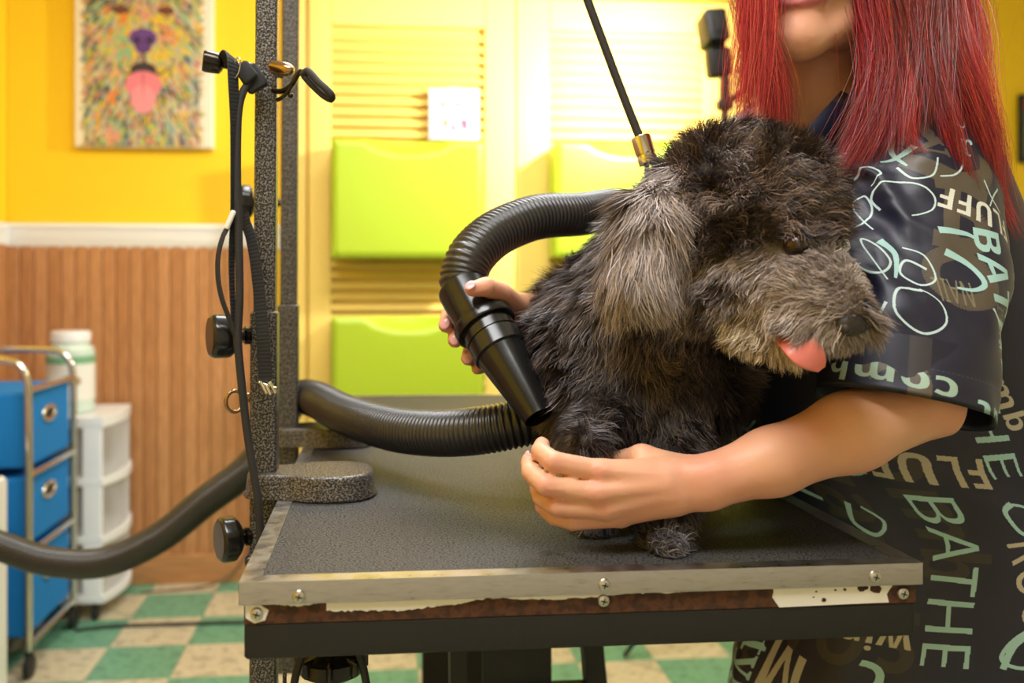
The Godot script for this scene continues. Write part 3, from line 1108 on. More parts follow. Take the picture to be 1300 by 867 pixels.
func build_straps() -> void:
	var right := Vector3(1, 0, 0.3)
	# wide webbing strap slung over the cross bolt, twisting as it hangs
	var a := thing("webbing_strap", "flat ribbed black webbing strap slung over the thumb knob bolt", "strap", Vector3.ZERO, "straps hanging on the front arm")
	part("band", ribbed([Vector3(-0.1834, 1.3496, -1.0802), Vector3(-0.1816, 1.3558, -1.0751), Vector3(-0.1762, 1.357, -1.0645), Vector3(-0.17, 1.3477, -1.0489), Vector3(-0.1688, 1.3255, -1.0468), Vector3(-0.1673, 1.2806, -1.0487), Vector3(-0.1677, 1.2355, -1.0507), Vector3(-0.1689, 1.172, -1.0529), Vector3(-0.1719, 1.1174, -1.0551), Vector3(-0.1701, 1.0535, -1.055), Vector3(-0.1663, 1.0125, -1.0536)], 0.0095, 0.0028, 0.0011, right), mats.webbing, a)
	# braided cord from the bolt to below the table edge
	var b := thing("braided_cord", "long round braided cord running down past the black knobs", "cord", Vector3.ZERO, "straps hanging on the front arm")
	part("cord", Shape.new().tube(spline([Vector3(-0.1436, 1.3307, -1.0717), Vector3(-0.1551, 1.322, -1.0627), Vector3(-0.1617, 1.3062, -1.0582), Vector3(-0.1647, 1.2817, -1.0545), Vector3(-0.1653, 1.2175, -1.0525), Vector3(-0.1631, 1.1446, -1.0503), Vector3(-0.1619, 1.0719, -1.0482), Vector3(-0.1637, 1.0265, -1.0484), Vector3(-0.1601, 0.9811, -1.0481), Vector3(-0.1529, 0.9176, -1.0474), Vector3(-0.1454, 0.8726, -1.0448), Vector3(-0.1399, 0.8364, -1.0443), Vector3(-0.1375, 0.7905, -1.0461)], 0.006), 0.0047, 12), mats.cord_black, b)
	part("stitched_end", Shape.new().box(Vector3(-0.1494, 1.3305, -1.0672), Vector3(0.026, 0.03, 0.01), 0.003, Basis(Vector3(0, 0, 1), deg_to_rad(32))), mats.webbing, b)
	# slide ring seen end-on beside the bolt
	var ring := PackedVector3Array()
	var rc := Vector3(-0.1655, 1.3387, -1.0486)
	for k in 33:
		var q := TAU * k / 32
		ring.append(rc + Vector3(sin(q) * 0.0042 - cos(q) * -0.002, cos(q) * 0.0118, sin(q) * 0.002))
	var sl := thing("strap_slide", "small chrome slide loop beside the webbing strap's fold", "buckle")
	part("loop", Shape.new().tube(ring, 0.0009, 8, false), mats.chrome, sl)
	part("tongue_strap", Shape.new().box(Vector3(-0.1562, 1.3356, -1.0578), Vector3(0.02, 0.024, 0.008), 0.003, Basis(Vector3(0, 0, 1), deg_to_rad(40))), mats.webbing, sl)
	# small loop held by a pale slider
	var c := thing("loop_strap", "small bowed black loop with a pale plastic slider", "strap", Vector3.ZERO, "straps hanging on the front arm")
	part("band", strap([Vector3(-0.1742, 1.1561, -1.0473), Vector3(-0.1798, 1.1441, -1.0438), Vector3(-0.1849, 1.1215, -1.0422), Vector3(-0.1849, 1.0945, -1.0422), Vector3(-0.1804, 1.072, -1.0418), Vector3(-0.1735, 1.0521, -1.0432), Vector3(-0.167, 1.0311, -1.0467)], 0.0034, 0.0014, right), mats.webbing, c)
	part("slider", Shape.new().box(Vector3(-0.1717, 1.1631, -1.0431), Vector3(0.0062, 0.023, 0.004), 0.0015, Basis(Vector3(0, 0, 1), deg_to_rad(-22))), mats.laminate, c)
	# wide strap that bows to the post and ends in a buckle
	var d := thing("buckle_strap", "wide ribbed black strap hanging down the post to a steel buckle", "strap", Vector3.ZERO, "straps hanging on the front arm")
	part("band", ribbed([Vector3(-0.1601, 1.1731, -1.0661), Vector3(-0.1572, 1.161, -1.0649), Vector3(-0.1514, 1.1452, -1.0624), Vector3(-0.1458, 1.1176, -1.0609), Vector3(-0.1404, 1.0716, -1.0614), Vector3(-0.1367, 1.0256, -1.0611), Vector3(-0.1346, 0.9771, -1.0659)], 0.0062, 0.0086, 0.0011, right), mats.webbing, d)
	part("buckle", Shape.new().box(Vector3(-0.1314, 0.9711, -1.0616), Vector3(0.022, 0.0035, 0.006), 0.001, Basis(Vector3(0, 0, 1), deg_to_rad(-20))).box(Vector3(-0.1357, 0.9686, -1.06), Vector3(0.004, 0.016, 0.005), 0.001, Basis(Vector3(0, 0, 1), deg_to_rad(28))).box(Vector3(-0.1256, 0.9686, -1.0591), Vector3(0.0035, 0.016, 0.005), 0.001, Basis(Vector3(0, 0, 1), deg_to_rad(28))).box(Vector3(-0.13, 0.9661, -1.0575), Vector3(0.004, 0.013, 0.004), 0.001, Basis(Vector3(0, 0, 1), deg_to_rad(24))), mats.chrome, d)
	# snap hook on the right side of the post with a rope loop
	var h := thing("snap_hook", "bronze snap hook holding a short rope loop on the grey post", "hook")
	var e0 := Vector3(-0.1275, 1.3468, -1.0753)
	var e1 := Vector3(-0.095, 1.3365, -1.0524)
	part("swivel", Shape.new().lathe(e0, e1 - e0, [Vector2(0.0, 0), Vector2(0.0072, 0.0), Vector2(0.0084, 0.004), Vector2(0.0086, 0.022), Vector2(0.0066, 0.029), Vector2(0.003, 0.032), Vector2(0, 0.033)], 18), mats.bronze, h)
	part("hook", Shape.new().tube(spline([Vector3(-0.0864, 1.3344, -1.0466), Vector3(-0.0927, 1.3353, -1.0472), Vector3(-0.0975, 1.3294, -1.0496), Vector3(-0.1023, 1.3218, -1.053), Vector3(-0.1092, 1.3174, -1.0587), Vector3(-0.1171, 1.3157, -1.0644), Vector3(-0.1269, 1.3177, -1.0703)], 0.003), 0.0032, 10).tube(spline([Vector3(-0.1019, 1.3209, -1.049), Vector3(-0.1078, 1.3127, -1.0535), Vector3(-0.1146, 1.3071, -1.0581), Vector3(-0.1206, 1.3051, -1.0627)], 0.003), 0.0024, 10).ball(Vector3(-0.1039, 1.3086, -1.0512), Vector3(0.0034, 0.0034, 0.0034)), mats.black_chrome, h)
	var r := thing("rope_loop", "short grey braided rope loop knotted through the snap hook", "rope")
	part("rope", Shape.new().tube(spline([Vector3(-0.0896, 1.3296, -1.0419), Vector3(-0.0838, 1.3338, -1.0363), Vector3(-0.078, 1.3281, -1.0308), Vector3(-0.0705, 1.3189, -1.0251), Vector3(-0.0613, 1.3098, -1.0193), Vector3(-0.055, 1.3027, -1.0187), Vector3(-0.0562, 1.2993, -1.0239), Vector3(-0.0645, 1.3048, -1.0296), Vector3(-0.073, 1.3131, -1.0354), Vector3(-0.0813, 1.3219, -1.0391), Vector3(-0.0878, 1.3296, -1.0417)], 0.003), 0.0042, 10, false), mats.cord_black, r)
	# the noose the dog is tied with, up to the overhead bar
	var n := thing("dog_noose", "dark grey cord noose with a chrome ferrule above the dog", "leash")
	part("cord", Shape.new().tube(spline([Vector3(0.1233, 1.8199, -1.0834), Vector3(0.1866, 1.6038, -1.0677), Vector3(0.245, 1.4341, -1.0526), Vector3(0.2818, 1.3253, -1.0393), Vector3(0.3059, 1.2547, -1.0271)], 0.01), 0.0052, 12), mats.cord_black, n)
	var f0 := Vector3(0.304, 1.2621, -1.0273)
	var f1 := Vector3(0.3136, 1.2263, -1.0214)
	var fd := (f1 - f0).normalized()
	part("ferrule", Shape.new().lathe(f0, fd, [Vector2(0.0055, 0), Vector2(0.0112, 0.0), Vector2(0.0118, 0.002), Vector2(0.0118, 0.02), Vector2(0.0108, 0.022), Vector2(0.0108, 0.024), Vector2(0.0116, 0.026), Vector2(0.0116, 0.033), Vector2(0.007, 0.034)], 22), mats.chrome, n)
	for s in [-1, 1]:
		part("noose_strand", Shape.new().tube(spline([f1 + Vector3(s * 0.004, 0.004, 0), f1 + Vector3(s * 0.006 + 0.003, -0.012, 0), f1 + Vector3(s * 0.014 + 0.01, -0.05, -0.01), f1 + Vector3(s * 0.03 + 0.02, -0.1, -0.02)], 0.006), 0.003, 8), mats.cord_black, n)

# ---------------------------------------------------------------- things round the walls
func build_background() -> void:
	picture()
	cart()
	drawer_tower()
	jar()
	for b in [[-0.171, 1.594, "upper lime green wall bin on the louvred door beside the grey posts"], [-0.171, 0.975, "lower lime green wall bin under the other on the same door"], [0.619, 1.597, "lime green wall bin on the louvred door behind the dog's noose"], [0.619, 0.975, "lime green wall bin behind the dog's body"]]:
		wall_bin(Vector3(b[0] + 0.267, b[1], -3.12), b[2])
	note()
	flash_stand()
	poster()
	var wc := thing("white_cabinet", "white cabinet edge standing beside the blue drawer cart", "cabinet", Vector3(-1.168, 0, -2.28))
	part("body", Shape.new().box(Vector3(0, 0.33, 0), Vector3(0.44, 0.54, 0.2), 0.01), mats.white_plastic, wc)
	part("plinth", Shape.new().box(Vector3(0.008, 0.03, 0), Vector3(0.444, 0.06, 0.21), 0.008), mats.white_plastic, wc)
	part("door", Shape.new().box(Vector3(-0.01, 0.33, 0.106), Vector3(0.4, 0.5, 0.014), 0.005), mats.white_plastic, wc)
	# cables on the floor
	var c1 := thing("floor_cable", "dark cable lying across the green and cream floor tiles", "cable")
	part("cable", Shape.new().tube(spline([Vector3(-0.9525, 0.006, -2.8909), Vector3(-0.8517, 0.006, -2.9143), Vector3(-0.706, 0.006, -2.9146), Vector3(-0.559, 0.006, -2.9149), Vector3(-0.3854, 0.006, -2.9129), Vector3(-0.1599, 0.006, -2.9134), Vector3(0.0927, 0.006, -2.8642), Vector3(0.5524, 0.006, -2.8643)], 0.02), 0.0055, 10), mats.caster, c1)
	var c2 := thing("wall_cable", "thin brown cable sagging along the wooden baseboard", "cable")
	part("cable", Shape.new().tube(spline([Vector3(-0.842, 0.004, -3.2307), Vector3(-0.7057, 0.004, -3.2512), Vector3(-0.5906, 0.02, -3.2518), Vector3(-0.5225, 0.053, -3.31), Vector3(-0.4718, 0.1434, -3.31), Vector3(-0.4605, 0.2865, -3.31)], 0.02), 0.004, 8), mats.bronze_cable, c2)

func picture() -> void:
	# a loose, many-coloured portrait of a dog on stretched canvas
	var w := 420
	var h := 560
	var im := Image.create(w, h, false, Image.FORMAT_RGB8)
	im.fill(rgb8(190, 176, 120))
	var r := RandomNumberGenerator.new()
	r.seed = 21
	var inks := [rgb8(226, 186, 30), rgb8(222, 126, 50), rgb8(128, 180, 140), rgb8(168, 96, 132), rgb8(92, 112, 52), rgb8(74, 66, 100), rgb8(52, 92, 104), rgb8(214, 146, 128), rgb8(176, 192, 60), rgb8(200, 172, 166), rgb8(96, 146, 168), rgb8(66, 58, 50), rgb8(206, 200, 172)]
	var eye := Vector2(207, 230)
	for k in 2800:
		var p := Vector2(r.randf_range(30, w - 45), r.randf_range(-10, h + 10))
		var away := (p - eye)
		var t := (away.normalized() * 0.4 + Vector2(signf(away.x) * 0.25, 0.9)).normalized()
		if away.length() < 110.0:
			t = t.rotated(r.randf_range(-0.6, 0.6))
		var l := r.randf_range(12, 46)
		var bend := Vector2(-t.y, t.x) * r.randf_range(-7, 7)
		var ink: Color = inks[r.randi() % inks.size()]
		if away.length() < 130.0 and r.randf() < 0.7:
			ink = inks[[0, 0, 1, 2, 7, 8, 9][r.randi() % 7]]
		draw_stroke(im, curl([p, p + t * l * 0.5 + bend, p + t * l], 5), r.randf_range(3, 10), 1.5, ink)
	# plain margin at the sides
	for k in 70:
		var y := k * 8.0
		draw_stroke(im, PackedVector2Array([Vector2(-4, y), Vector2(14 + r.randf_range(0, 16), y + 3)]), 12, 6, rgb8(232, 222, 196))
		draw_stroke(im, PackedVector2Array([Vector2(w + 4, y), Vector2(w - 22 - r.randf_range(0, 22), y + 3)]), 12, 6, rgb8(234, 224, 206))
	# blobs of colour on the cheeks
	for b in [[140, 215, 34, 2], [282, 200, 34, 1], [150, 150, 30, 1], [270, 140, 30, 0], [205, 130, 30, 7], [118, 400, 34, 1], [150, 260, 24, 2], [262, 262, 26, 0], [110, 520, 26, 7]]:
		for k in 26:
			var a := r.randf() * TAU
			var q: Vector2 = Vector2(b[0], b[1]) + Vector2(cos(a), sin(a)) * r.randf() * b[2]
			draw_stroke(im, PackedVector2Array([q, q + Vector2(r.randf_range(-8, 8), r.randf_range(6, 16))]), 8, 3, inks[b[3]])
	# eyes, nose, mouth and tongue
	var blob := func(c: Vector2, rx: float, ry: float, ink: Color):
		for k in 40:
			var a := TAU * k / 40
			var b := TAU * (k + 1) / 40
			fill_triangle(im, c, c + Vector2(cos(a) * rx, sin(a) * ry), c + Vector2(cos(b) * rx, sin(b) * ry), ink)
	for s in [-1, 1]:
		blob.call(Vector2(207 + s * 70, 128), 26, 14, rgb8(76, 64, 60))
		blob.call(Vector2(207 + s * 70, 128), 13, 11, rgb8(150, 70, 40))
		blob.call(Vector2(207 + s * 70, 129), 6, 6, rgb8(40, 30, 34))
	blob.call(Vector2(207, 216), 43, 30, rgb8(102, 62, 138))
	blob.call(Vector2(207, 240), 26, 26, rgb8(92, 54, 124))
	for s in [-1, 1]:
		blob.call(Vector2(207 + s * 20, 222), 9, 12, rgb8(48, 30, 66))
	draw_stroke(im, curl([Vector2(207, 262), Vector2(207, 296), Vector2(160, 330), Vector2(130, 306)], 8), 8, 4, rgb8(62, 56, 60))
	draw_stroke(im, curl([Vector2(207, 296), Vector2(254, 330), Vector2(286, 306)], 8), 8, 4, rgb8(62, 56, 60))
	blob.call(Vector2(207, 316), 40, 24, rgb8(56, 48, 52))
	blob.call(Vector2(207, 364), 56, 44, rgb8(228, 126, 140))
	blob.call(Vector2(207, 408), 38, 46, rgb8(232, 146, 156))
	draw_stroke(im, PackedVector2Array([Vector2(207, 326), Vector2(207, 400)]), 6, 2, rgb8(190, 88, 106))
	var m := paint("canvas_print", Color(1, 1, 1), 0.7)
	m.albedo_texture = ImageTexture.create_from_image(im)
	var x0 := -1.092
	var x1 := -0.607
	var y0 := 1.58
	var y1 := 2.225
	var t := thing("dog_painting", "colourful unframed canvas painting of a dog with a pink tongue", "painting", Vector3(0, 0, WALL_Z - 0.008))
	part("canvas", Shape.new().box(Vector3((x0 + x1) / 2, (y0 + y1) / 2, 0.019), Vector3(x1 - x0, y1 - y0, 0.034), 0.003), mats.laminate, t)
	var f := Shape.new()
	f.loft([PackedVector3Array([Vector3(x0 + 0.002, y1 - 0.002, 0.0364), Vector3(x1 - 0.002, y1 - 0.002, 0.0364)]), PackedVector3Array([Vector3(x0 + 0.002, y0 + 0.002, 0.0364), Vector3(x1 - 0.002, y0 + 0.002, 0.0364)])], false, false, false, [[Vector2(0, 0), Vector2(1, 0)], [Vector2(0, 1), Vector2(1, 1)]])
	f.face_to(Vector3(0, 0, 1))
	part("painted_face", f, m, t)

func cart() -> void:
	# chrome frame with three blue fabric bins; the bins' fronts with their eyelets face right
	var xr := -0.968
	var xl := -1.29
	var zn := -2.565
	var zf := -2.925
	var t := thing("drawer_cart", "chrome rolling cart with three blue fabric drawers", "cart", Vector3((xl + xr) / 2, 0, (zn + zf) / 2))
	var o := t.position
	for z in [zn, zf]:
		part("frame_loop", Shape.new().tube(spline([Vector3(xr, 0.07, z) - o, Vector3(xr, 0.4, z) - o, Vector3(xr - 0.002, 0.8, z) - o, Vector3(xr - 0.02, 0.86, z) - o, Vector3(xr - 0.07, 0.88, z) - o, Vector3(xl + 0.07, 0.88, z) - o, Vector3(xl + 0.02, 0.86, z) - o, Vector3(xl, 0.8, z) - o, Vector3(xl, 0.4, z) - o, Vector3(xl, 0.07, z) - o], 0.02), 0.0105, 12), mats.chrome, t)
	for x in [xr, xl]:
		for y in [0.09, 0.345, 0.56, 0.795]:
			part("side_rail", Shape.new().tube(PackedVector3Array([Vector3(x, y, zn) - o, Vector3(x, y, zf) - o]), 0.0095, 10), mats.chrome, t)
		for z in [zn, zf]:
			part("caster", Shape.new().lathe(Vector3(x - 0.009, 0.032, z) - o, Vector3(1, 0, 0), [Vector2(0, 0), Vector2(0.026, 0), Vector2(0.032, 0.004), Vector2(0.032, 0.016), Vector2(0.026, 0.02), Vector2(0, 0.02)], 18).tube(PackedVector3Array([Vector3(x, 0.04, z) - o, Vector3(x, 0.075, z) - o]), 0.012, 10), mats.caster, t)
	for r in [[0.105, 0.335], [0.36, 0.548], [0.575, 0.785]]:
		var c := Vector3((xl + xr) / 2, (r[0] + r[1]) / 2, (zn + zf) / 2) - o
		var size := Vector3(xr - xl - 0.018, r[1] - r[0], zn - zf - 0.024)
		var bin := part("fabric_bin", Shape.new().box(c, size, 0.008), mats.blue_fabric, t)
		# eyelet handle in the front
		var e := Vector3(c.x + size.x / 2, c.y + 0.03, c.z + 0.01)
		var ring := PackedVector3Array()
		for k in 29:
			var a := TAU * k / 28
			ring.append(e + Vector3(0.002, sin(a) * 0.02, cos(a) * 0.045))
		part("eyelet", Shape.new().tube(ring, 0.0075, 10, false), mats.chrome, bin)
		var hole := PackedVector2Array()
		for k in 20:
			var a := TAU * k / 20
			hole.append(Vector2(cos(a) * 0.042, sin(a) * 0.018))
		part("hand_hole", Shape.new().prism(hole, Transform3D(Basis(Vector3(0, 0, -1), Vector3(0, 1, 0), Vector3(1, 0, 0)), e), 0.0012), mats.caster, bin)

func drawer_tower() -> void:
	# moulded plastic tower, its bowed drawer fronts facing right
	var xr := -0.89
	var xl := -1.2
	var zn := -2.965
	var zf := -3.29
	var t := thing("drawer_tower", "white plastic tower of three clear bowed drawers on casters", "drawers", Vector3((xl + xr) / 2, 0, (zn + zf) / 2))
	var o := t.position
	var bow := func(y0: float, y1: float, inset: float, out: float) -> Shape:
		var pts := PackedVector2Array([Vector2(xl - o.x + inset, zf - o.z + inset), Vector2(xr - o.x, zf - o.z + inset)])
		for k in 11:
			var u := k / 10.0
			pts.append(Vector2(xr - o.x + sin(u * PI) * out, lerpf(zf - o.z + inset, zn - o.z - inset, u)))
		pts.append(Vector2(xr - o.x, zn - o.z - inset))
		pts.append(Vector2(xl - o.x + inset, zn - o.z - inset))
		var flip := PackedVector2Array()
		for p in pts:
			flip.append(Vector2(p.x, -p.y))
		return Shape.new().prism(flip, Transform3D(Basis(Vector3(1, 0, 0), Vector3(0, 0, -1), Vector3(0, 1, 0)), Vector3(0, y0, 0)), y1 - y0, 0.002)
	part("shelf", bow.call(0.625, 0.66, 0.0, 0.022), mats.white_plastic, t)
	for y in [0.06, 0.25, 0.437]:
		part("shelf", bow.call(y, y + 0.026, 0.0, 0.035), mats.white_plastic, t)
	for x in [xl + 0.012, xr - 0.035]:
		for z in [zn - 0.012, zf + 0.012]:
			part("corner_post", Shape.new().box(Vector3(x, 0.35, z) - o, Vector3(0.06 if x > -1.0 else 0.024, 0.57, 0.022), 0.004), mats.white_plastic, t)
	for y in [0.09, 0.28, 0.467]:
		var dr := part("drawer", bow.call(y, y + 0.155, 0.014, 0.02), mats.frosted, t)
		part("contents", Shape.new().box(Vector3(-0.02, y + 0.055, 0), Vector3(0.2, 0.09, 0.24), 0.02), mats.contents, dr)
	for x in [xl + 0.03, xr - 0.03]:
		for z in [zn - 0.03, zf + 0.03]:
			part("caster", Shape.new().lathe(Vector3(x - 0.01, 0.024, z) - o, Vector3(1, 0, 0), [Vector2(0, 0), Vector2(0.02, 0), Vector2(0.024, 0.004), Vector2(0.024, 0.016), Vector2(0.02, 0.02), Vector2(0, 0.02)], 16).tube(PackedVector3Array([Vector3(x, 0.03, z) - o, Vector3(x, 0.064, z) - o]), 0.009, 8), mats.caster, t)

func jar() -> void:
	var at := Vector3(-1.035, 0.66, -3.1)
	var t := thing("canister", "white lidded plastic canister with a green label on the drawer tower", "canister", at)
	part("body", Shape.new().lathe(Vector3.ZERO, Vector3.UP, [Vector2(0, 0.001), Vector2(0.07, 0.001), Vector2(0.077, 0.008), Vector2(0.077, 0.205), Vector2(0.07, 0.22), Vector2(0.058, 0.228), Vector2(0.058, 0.235)], 28), mats.canister_clear, t)
	part("label", Shape.new().lathe(Vector3.ZERO, Vector3.UP, [Vector2(0.0775, 0.045), Vector2(0.0782, 0.045), Vector2(0.0782, 0.19), Vector2(0.0775, 0.19)], 28), mats.laminate, t)
	var band := part("label_stripe", Shape.new().lathe(Vector3.ZERO, Vector3.UP, [Vector2(0.0782, 0.165), Vector2(0.0786, 0.165), Vector2(0.0786, 0.19), Vector2(0.0782, 0.19)], 28), mats.canister_green, t)
	part("label_patch", Shape.new().ball(Vector3(0.034, 0.11, 0.068), Vector3(0.022, 0.018, 0.004), Basis(Vector3.UP, 0.45)), mats.canister_brown, t)
	part("lid", Shape.new().lathe(Vector3(0, 0.235, 0), Vector3.UP, [Vector2(0, 0), Vector2(0.062, 0), Vector2(0.064, 0.004), Vector2(0.064, 0.03), Vector2(0.06, 0.036), Vector2(0, 0.036)], 28), mats.white_plastic, t)

func wall_bin(top_mid: Vector3, label: String) -> void:
	# a shallow tip-out bin: front sheet with a scooped pull along its upper edge
	var t := thing("wall_bin", label, "bin", top_mid, "lime green bins on the closet doors")
	var w := 0.533
	var h := 0.415
	var s := Shape.new()
	var rings := []
	var nx := 40
	var ny := 30
	for j in ny + 1:
		var y := -h * j / ny
		var ring := PackedVector3Array()
		for i in nx + 1:
			var x := -w / 2 + w * i / nx
			var q := Vector2(x / 0.165, (y + 0.004) / 0.05)
			var dip := maxf(0.0, 1.0 - q.length_squared())
			var edge := minf(minf(w / 2 - absf(x), h + y), -y)
			var rnd := 0.012 * pow(1.0 - clampf(edge / 0.014, 0.0, 1.0), 2.0)
			ring.append(Vector3(x, y, -rnd - 0.05 * dip * dip * (3.0 - 2.0 * dip) + 0.012 * y / h))
		rings.append(ring)
	s.loft(rings, false, false, false)
	s.face_to(Vector3(0, 0, 1))
	s.box(Vector3(-w / 2 + 0.006, -h / 2, -0.09), Vector3(0.006, h - 0.01, 0.155), 0.002)
	s.box(Vector3(w / 2 - 0.006, -h / 2, -0.09), Vector3(0.006, h - 0.01, 0.155), 0.002)
	s.box(Vector3(0, -h + 0.008, -0.095), Vector3(w - 0.01, 0.006, 0.15), 0.002)
	s.box(Vector3(0, -0.055, -0.1), Vector3(w - 0.01, 0.006, 0.14), 0.002)
	part("bin_body", s, mats.lime, t)
	part("back_plate", Shape.new().box(Vector3(0, -h / 2, -0.172), Vector3(w - 0.01, h - 0.01, 0.012), 0.003), mats.lime, t)

func note() -> void:
	var im := Image.create(128, 128, false, Image.FORMAT_RGB8)
	im.fill(rgb8(214, 208, 214))
	draw_word(im, "love", Vector2(26, 52), 18, 1.3, -6, rgb8(84, 92, 140))
	draw_word(im, "dogs", Vector2(62, 54), 16, 1.2, 4, rgb8(84, 92, 140))
	for k in 5:
		draw_stroke(im, curl([Vector2(18, 66 + k * 10), Vector2(60, 64 + k * 10), Vector2(108, 67 + k * 10)], 6), 2, 2, rgb8(176, 168, 190))
	for b in [[88, 90, 12, rgb8(214, 84, 116)], [40, 88, 10, rgb8(224, 140, 110)], [60, 100, 9, rgb8(150, 108, 170)], [34, 40, 8, rgb8(230, 140, 120)]]:
		draw_stroke(im, PackedVector2Array([Vector2(b[0], b[1] - b[2]), Vector2(b[0] + 4, b[1] + b[2])]), b[2] * 1.6, b[2], b[3])
	var m := paint("note_print", Color(1, 1, 1), 0.8)
	m.albedo_texture = ImageTexture.create_from_image(im)
	var a := Vector3(0.1786, 1.6201, -3.285)
	var b := Vector3(0.3622, 1.809, -3.285)
	var t := thing("paper_note", "small white paper note taped on the louvred door above a lime bin", "note", (a + b) / 2)
	var hw := (b.x - a.x) / 2
	var hh := (b.y - a.y) / 2
	var f := Shape.new()
	var rings := []
	var uvs := []
	for j in 9:
		var y := j / 8.0
		var ring := PackedVector3Array()
		var us := []
		for i in 9:
			var x := i / 8.0
			ring.append(Vector3(lerpf(-hw, hw, x), lerpf(-hh, hh, y), 0.006 * (1.0 - y) * sin(x * PI)))
			us.append(Vector2(x, 1.0 - y))
		rings.append(ring)
		uvs.append(us)
	f.loft(rings, false, false, false, uvs)
	f.face_to(Vector3(0, 0, 1))
	part("sheet", f, m, t)
	part("tape", Shape.new().box(Vector3(0, hh - 0.004, 0.001), Vector3(0.05, 0.018, 0.0006), 0.0001), mats.frosted, t)

func flash_stand() -> void:
	var base := Vector3(0.9931, 1.7825, -2.5427)
	var t := thing("flash_stand", "black flash unit on a light stand before the louvred doors", "flash", Vector3(base.x, 0, base.z))
	var o := t.position
	var c := Vector3(0.9701, 1.8333, -2.5447) - o
	var tilt := Basis(Vector3(0, 0, 1), deg_to_rad(5)) * Basis(Vector3.RIGHT, deg_to_rad(-10))
	var head := part("flash_head", Shape.new().box(c, Vector3(0.066, 0.1, 0.09), 0.008, tilt).box(c + tilt * Vector3(0, -0.005, 0.046), Vector3(0.05, 0.05, 0.006), 0.003, tilt), mats.flash_black, t)
	part("flash_lens", Shape.new().box(c + tilt * Vector3(0, 0.005, -0.047), Vector3(0.058, 0.04, 0.006), 0.002), mats.lamp_glow, head)
	var l := SpotLight3D.new()
	l.name = "flash"
	l.light_energy = 3.2
	l.light_color = Color(1.0, 0.98, 0.94)
	l.spot_angle = 80.0
	l.spot_angle_attenuation = 0.8
	l.spot_range = 8.0
	l.spot_attenuation = 2.0
	l.light_size = 0.04
	l.shadow_enabled = true
	l.position = c + tilt * Vector3(0, 0.005, -0.06)
	t.add_child(l)
	l.look_at(l.global_position + Vector3(-0.55, 0.1, -0.8))
	var d := Vector3(0.9862, 1.7363, -2.5433) - o
	part("flash_body", Shape.new().box(d, Vector3(0.07, 0.085, 0.05), 0.008, Basis(Vector3(0, 0, 1), deg_to_rad(6))).box(d + Vector3(-0.006, 0.048, 0), Vector3(0.045, 0.02, 0.04), 0.006), mats.flash_black, t)
	var e := Vector3(1.0046, 1.6486, -2.5417) - o
	part("bracket", Shape.new().box(e + Vector3(0, 0.01, 0), Vector3(0.026, 0.07, 0.03), 0.004).box(e + Vector3(0.03, -0.012, 0), Vector3(0.08, 0.022, 0.022), 0.005, Basis(Vector3(0, 0, 1), deg_to_rad(35))).box(e + Vector3(0, -0.035, 0), Vector3(0.045, 0.03, 0.035), 0.005), mats.flash_black, t)
	part("pole", Shape.new().tube(PackedVector3Array([e + Vector3(0, -0.04, 0), Vector3(e.x, 0.12, 0)]), 0.011, 12), mats.flash_black, t)
	for k in 3:
		var a := TAU * k / 3 + 1.05
		part("leg", Shape.new().tube(PackedVector3Array([Vector3(e.x, 0.42, 0), Vector3(e.x + cos(a) * 0.3, 0.008, sin(a) * 0.3)]), 0.007, 8), mats.flash_black, t)

func poster() -> void:
	var t := thing("wall_card", "small dark framed picture on the yellow wall beside the red hair", "picture", Vector3(2.62, 1.705, WALL_Z - 0.008))
	part("frame", Shape.new().box(Vector3(0, 0, 0.012), Vector3(0.2, 0.27, 0.02), 0.004), mats.flash_black, t)
	part("card", Shape.new().box(Vector3(0, 0, 0.0225), Vector3(0.17, 0.24, 0.003), 0.001), mats.card_green, t)
	part("card_band", Shape.new().box(Vector3(0, 0.09, 0.0245), Vector3(0.17, 0.05, 0.002), 0.0005), mats.card_red, t)
	part("card_block", Shape.new().box(Vector3(-0.02, -0.05, 0.0245), Vector3(0.11, 0.09, 0.002), 0.0005), mats.card_blue, t)

# ---------------------------------------------------------------- strands of hair and fur
# Tapered ribbons written straight into arrays; one colour for each strand.
class Strands:
	var v := PackedVector3Array()
	var c := PackedColorArray()
	var ix := PackedInt32Array()

	func add(pts: PackedVector3Array, side: Vector3, w: float, tint: Color) -> void:
		var n := pts.size()
		var f := v.size()
		for i in n - 1:
			var t := (pts[i + 1] - pts[i])
			var s := (side - t * (side.dot(t) / maxf(t.length_squared(), 1e-12))).normalized() * (w * (1.0 - 0.75 * float(i) / n))
			v.append(pts[i] - s)
			v.append(pts[i] + s)
			c.append(tint)
			c.append(tint)
		v.append(pts[n - 1])
		c.append(tint)
		for i in n - 2:
			var k := f + i * 2
			ix.append(k)
			ix.append(k + 1)
			ix.append(k + 3)
			ix.append(k)
			ix.append(k + 3)
			ix.append(k + 2)
		var k := f + (n - 2) * 2
		ix.append(k)
		ix.append(k + 1)
		ix.append(k + 2)

	func mesh() -> ArrayMesh:
		var n := PackedVector3Array()
		n.resize(v.size())
		for k in range(0, ix.size(), 3):
			var a := ix[k]
			var f := (v[ix[k + 2]] - v[a]).cross(v[ix[k + 1]] - v[a]).normalized()
			n[a] = f
			n[ix[k + 1]] = f
			n[ix[k + 2]] = f
		var arrays := []
		arrays.resize(Mesh.ARRAY_MAX)
		arrays[Mesh.ARRAY_VERTEX] = v
		arrays[Mesh.ARRAY_NORMAL] = n
		arrays[Mesh.ARRAY_INDEX] = ix
		arrays[Mesh.ARRAY_COLOR] = c
		var m := ArrayMesh.new()
		m.add_surface_from_arrays(Mesh.PRIMITIVE_TRIANGLES, arrays)
		return m

enum { BODY, HEAD, CHEEK, MUZZLE, CHIN, EAR, LEG, PAW, BROW }

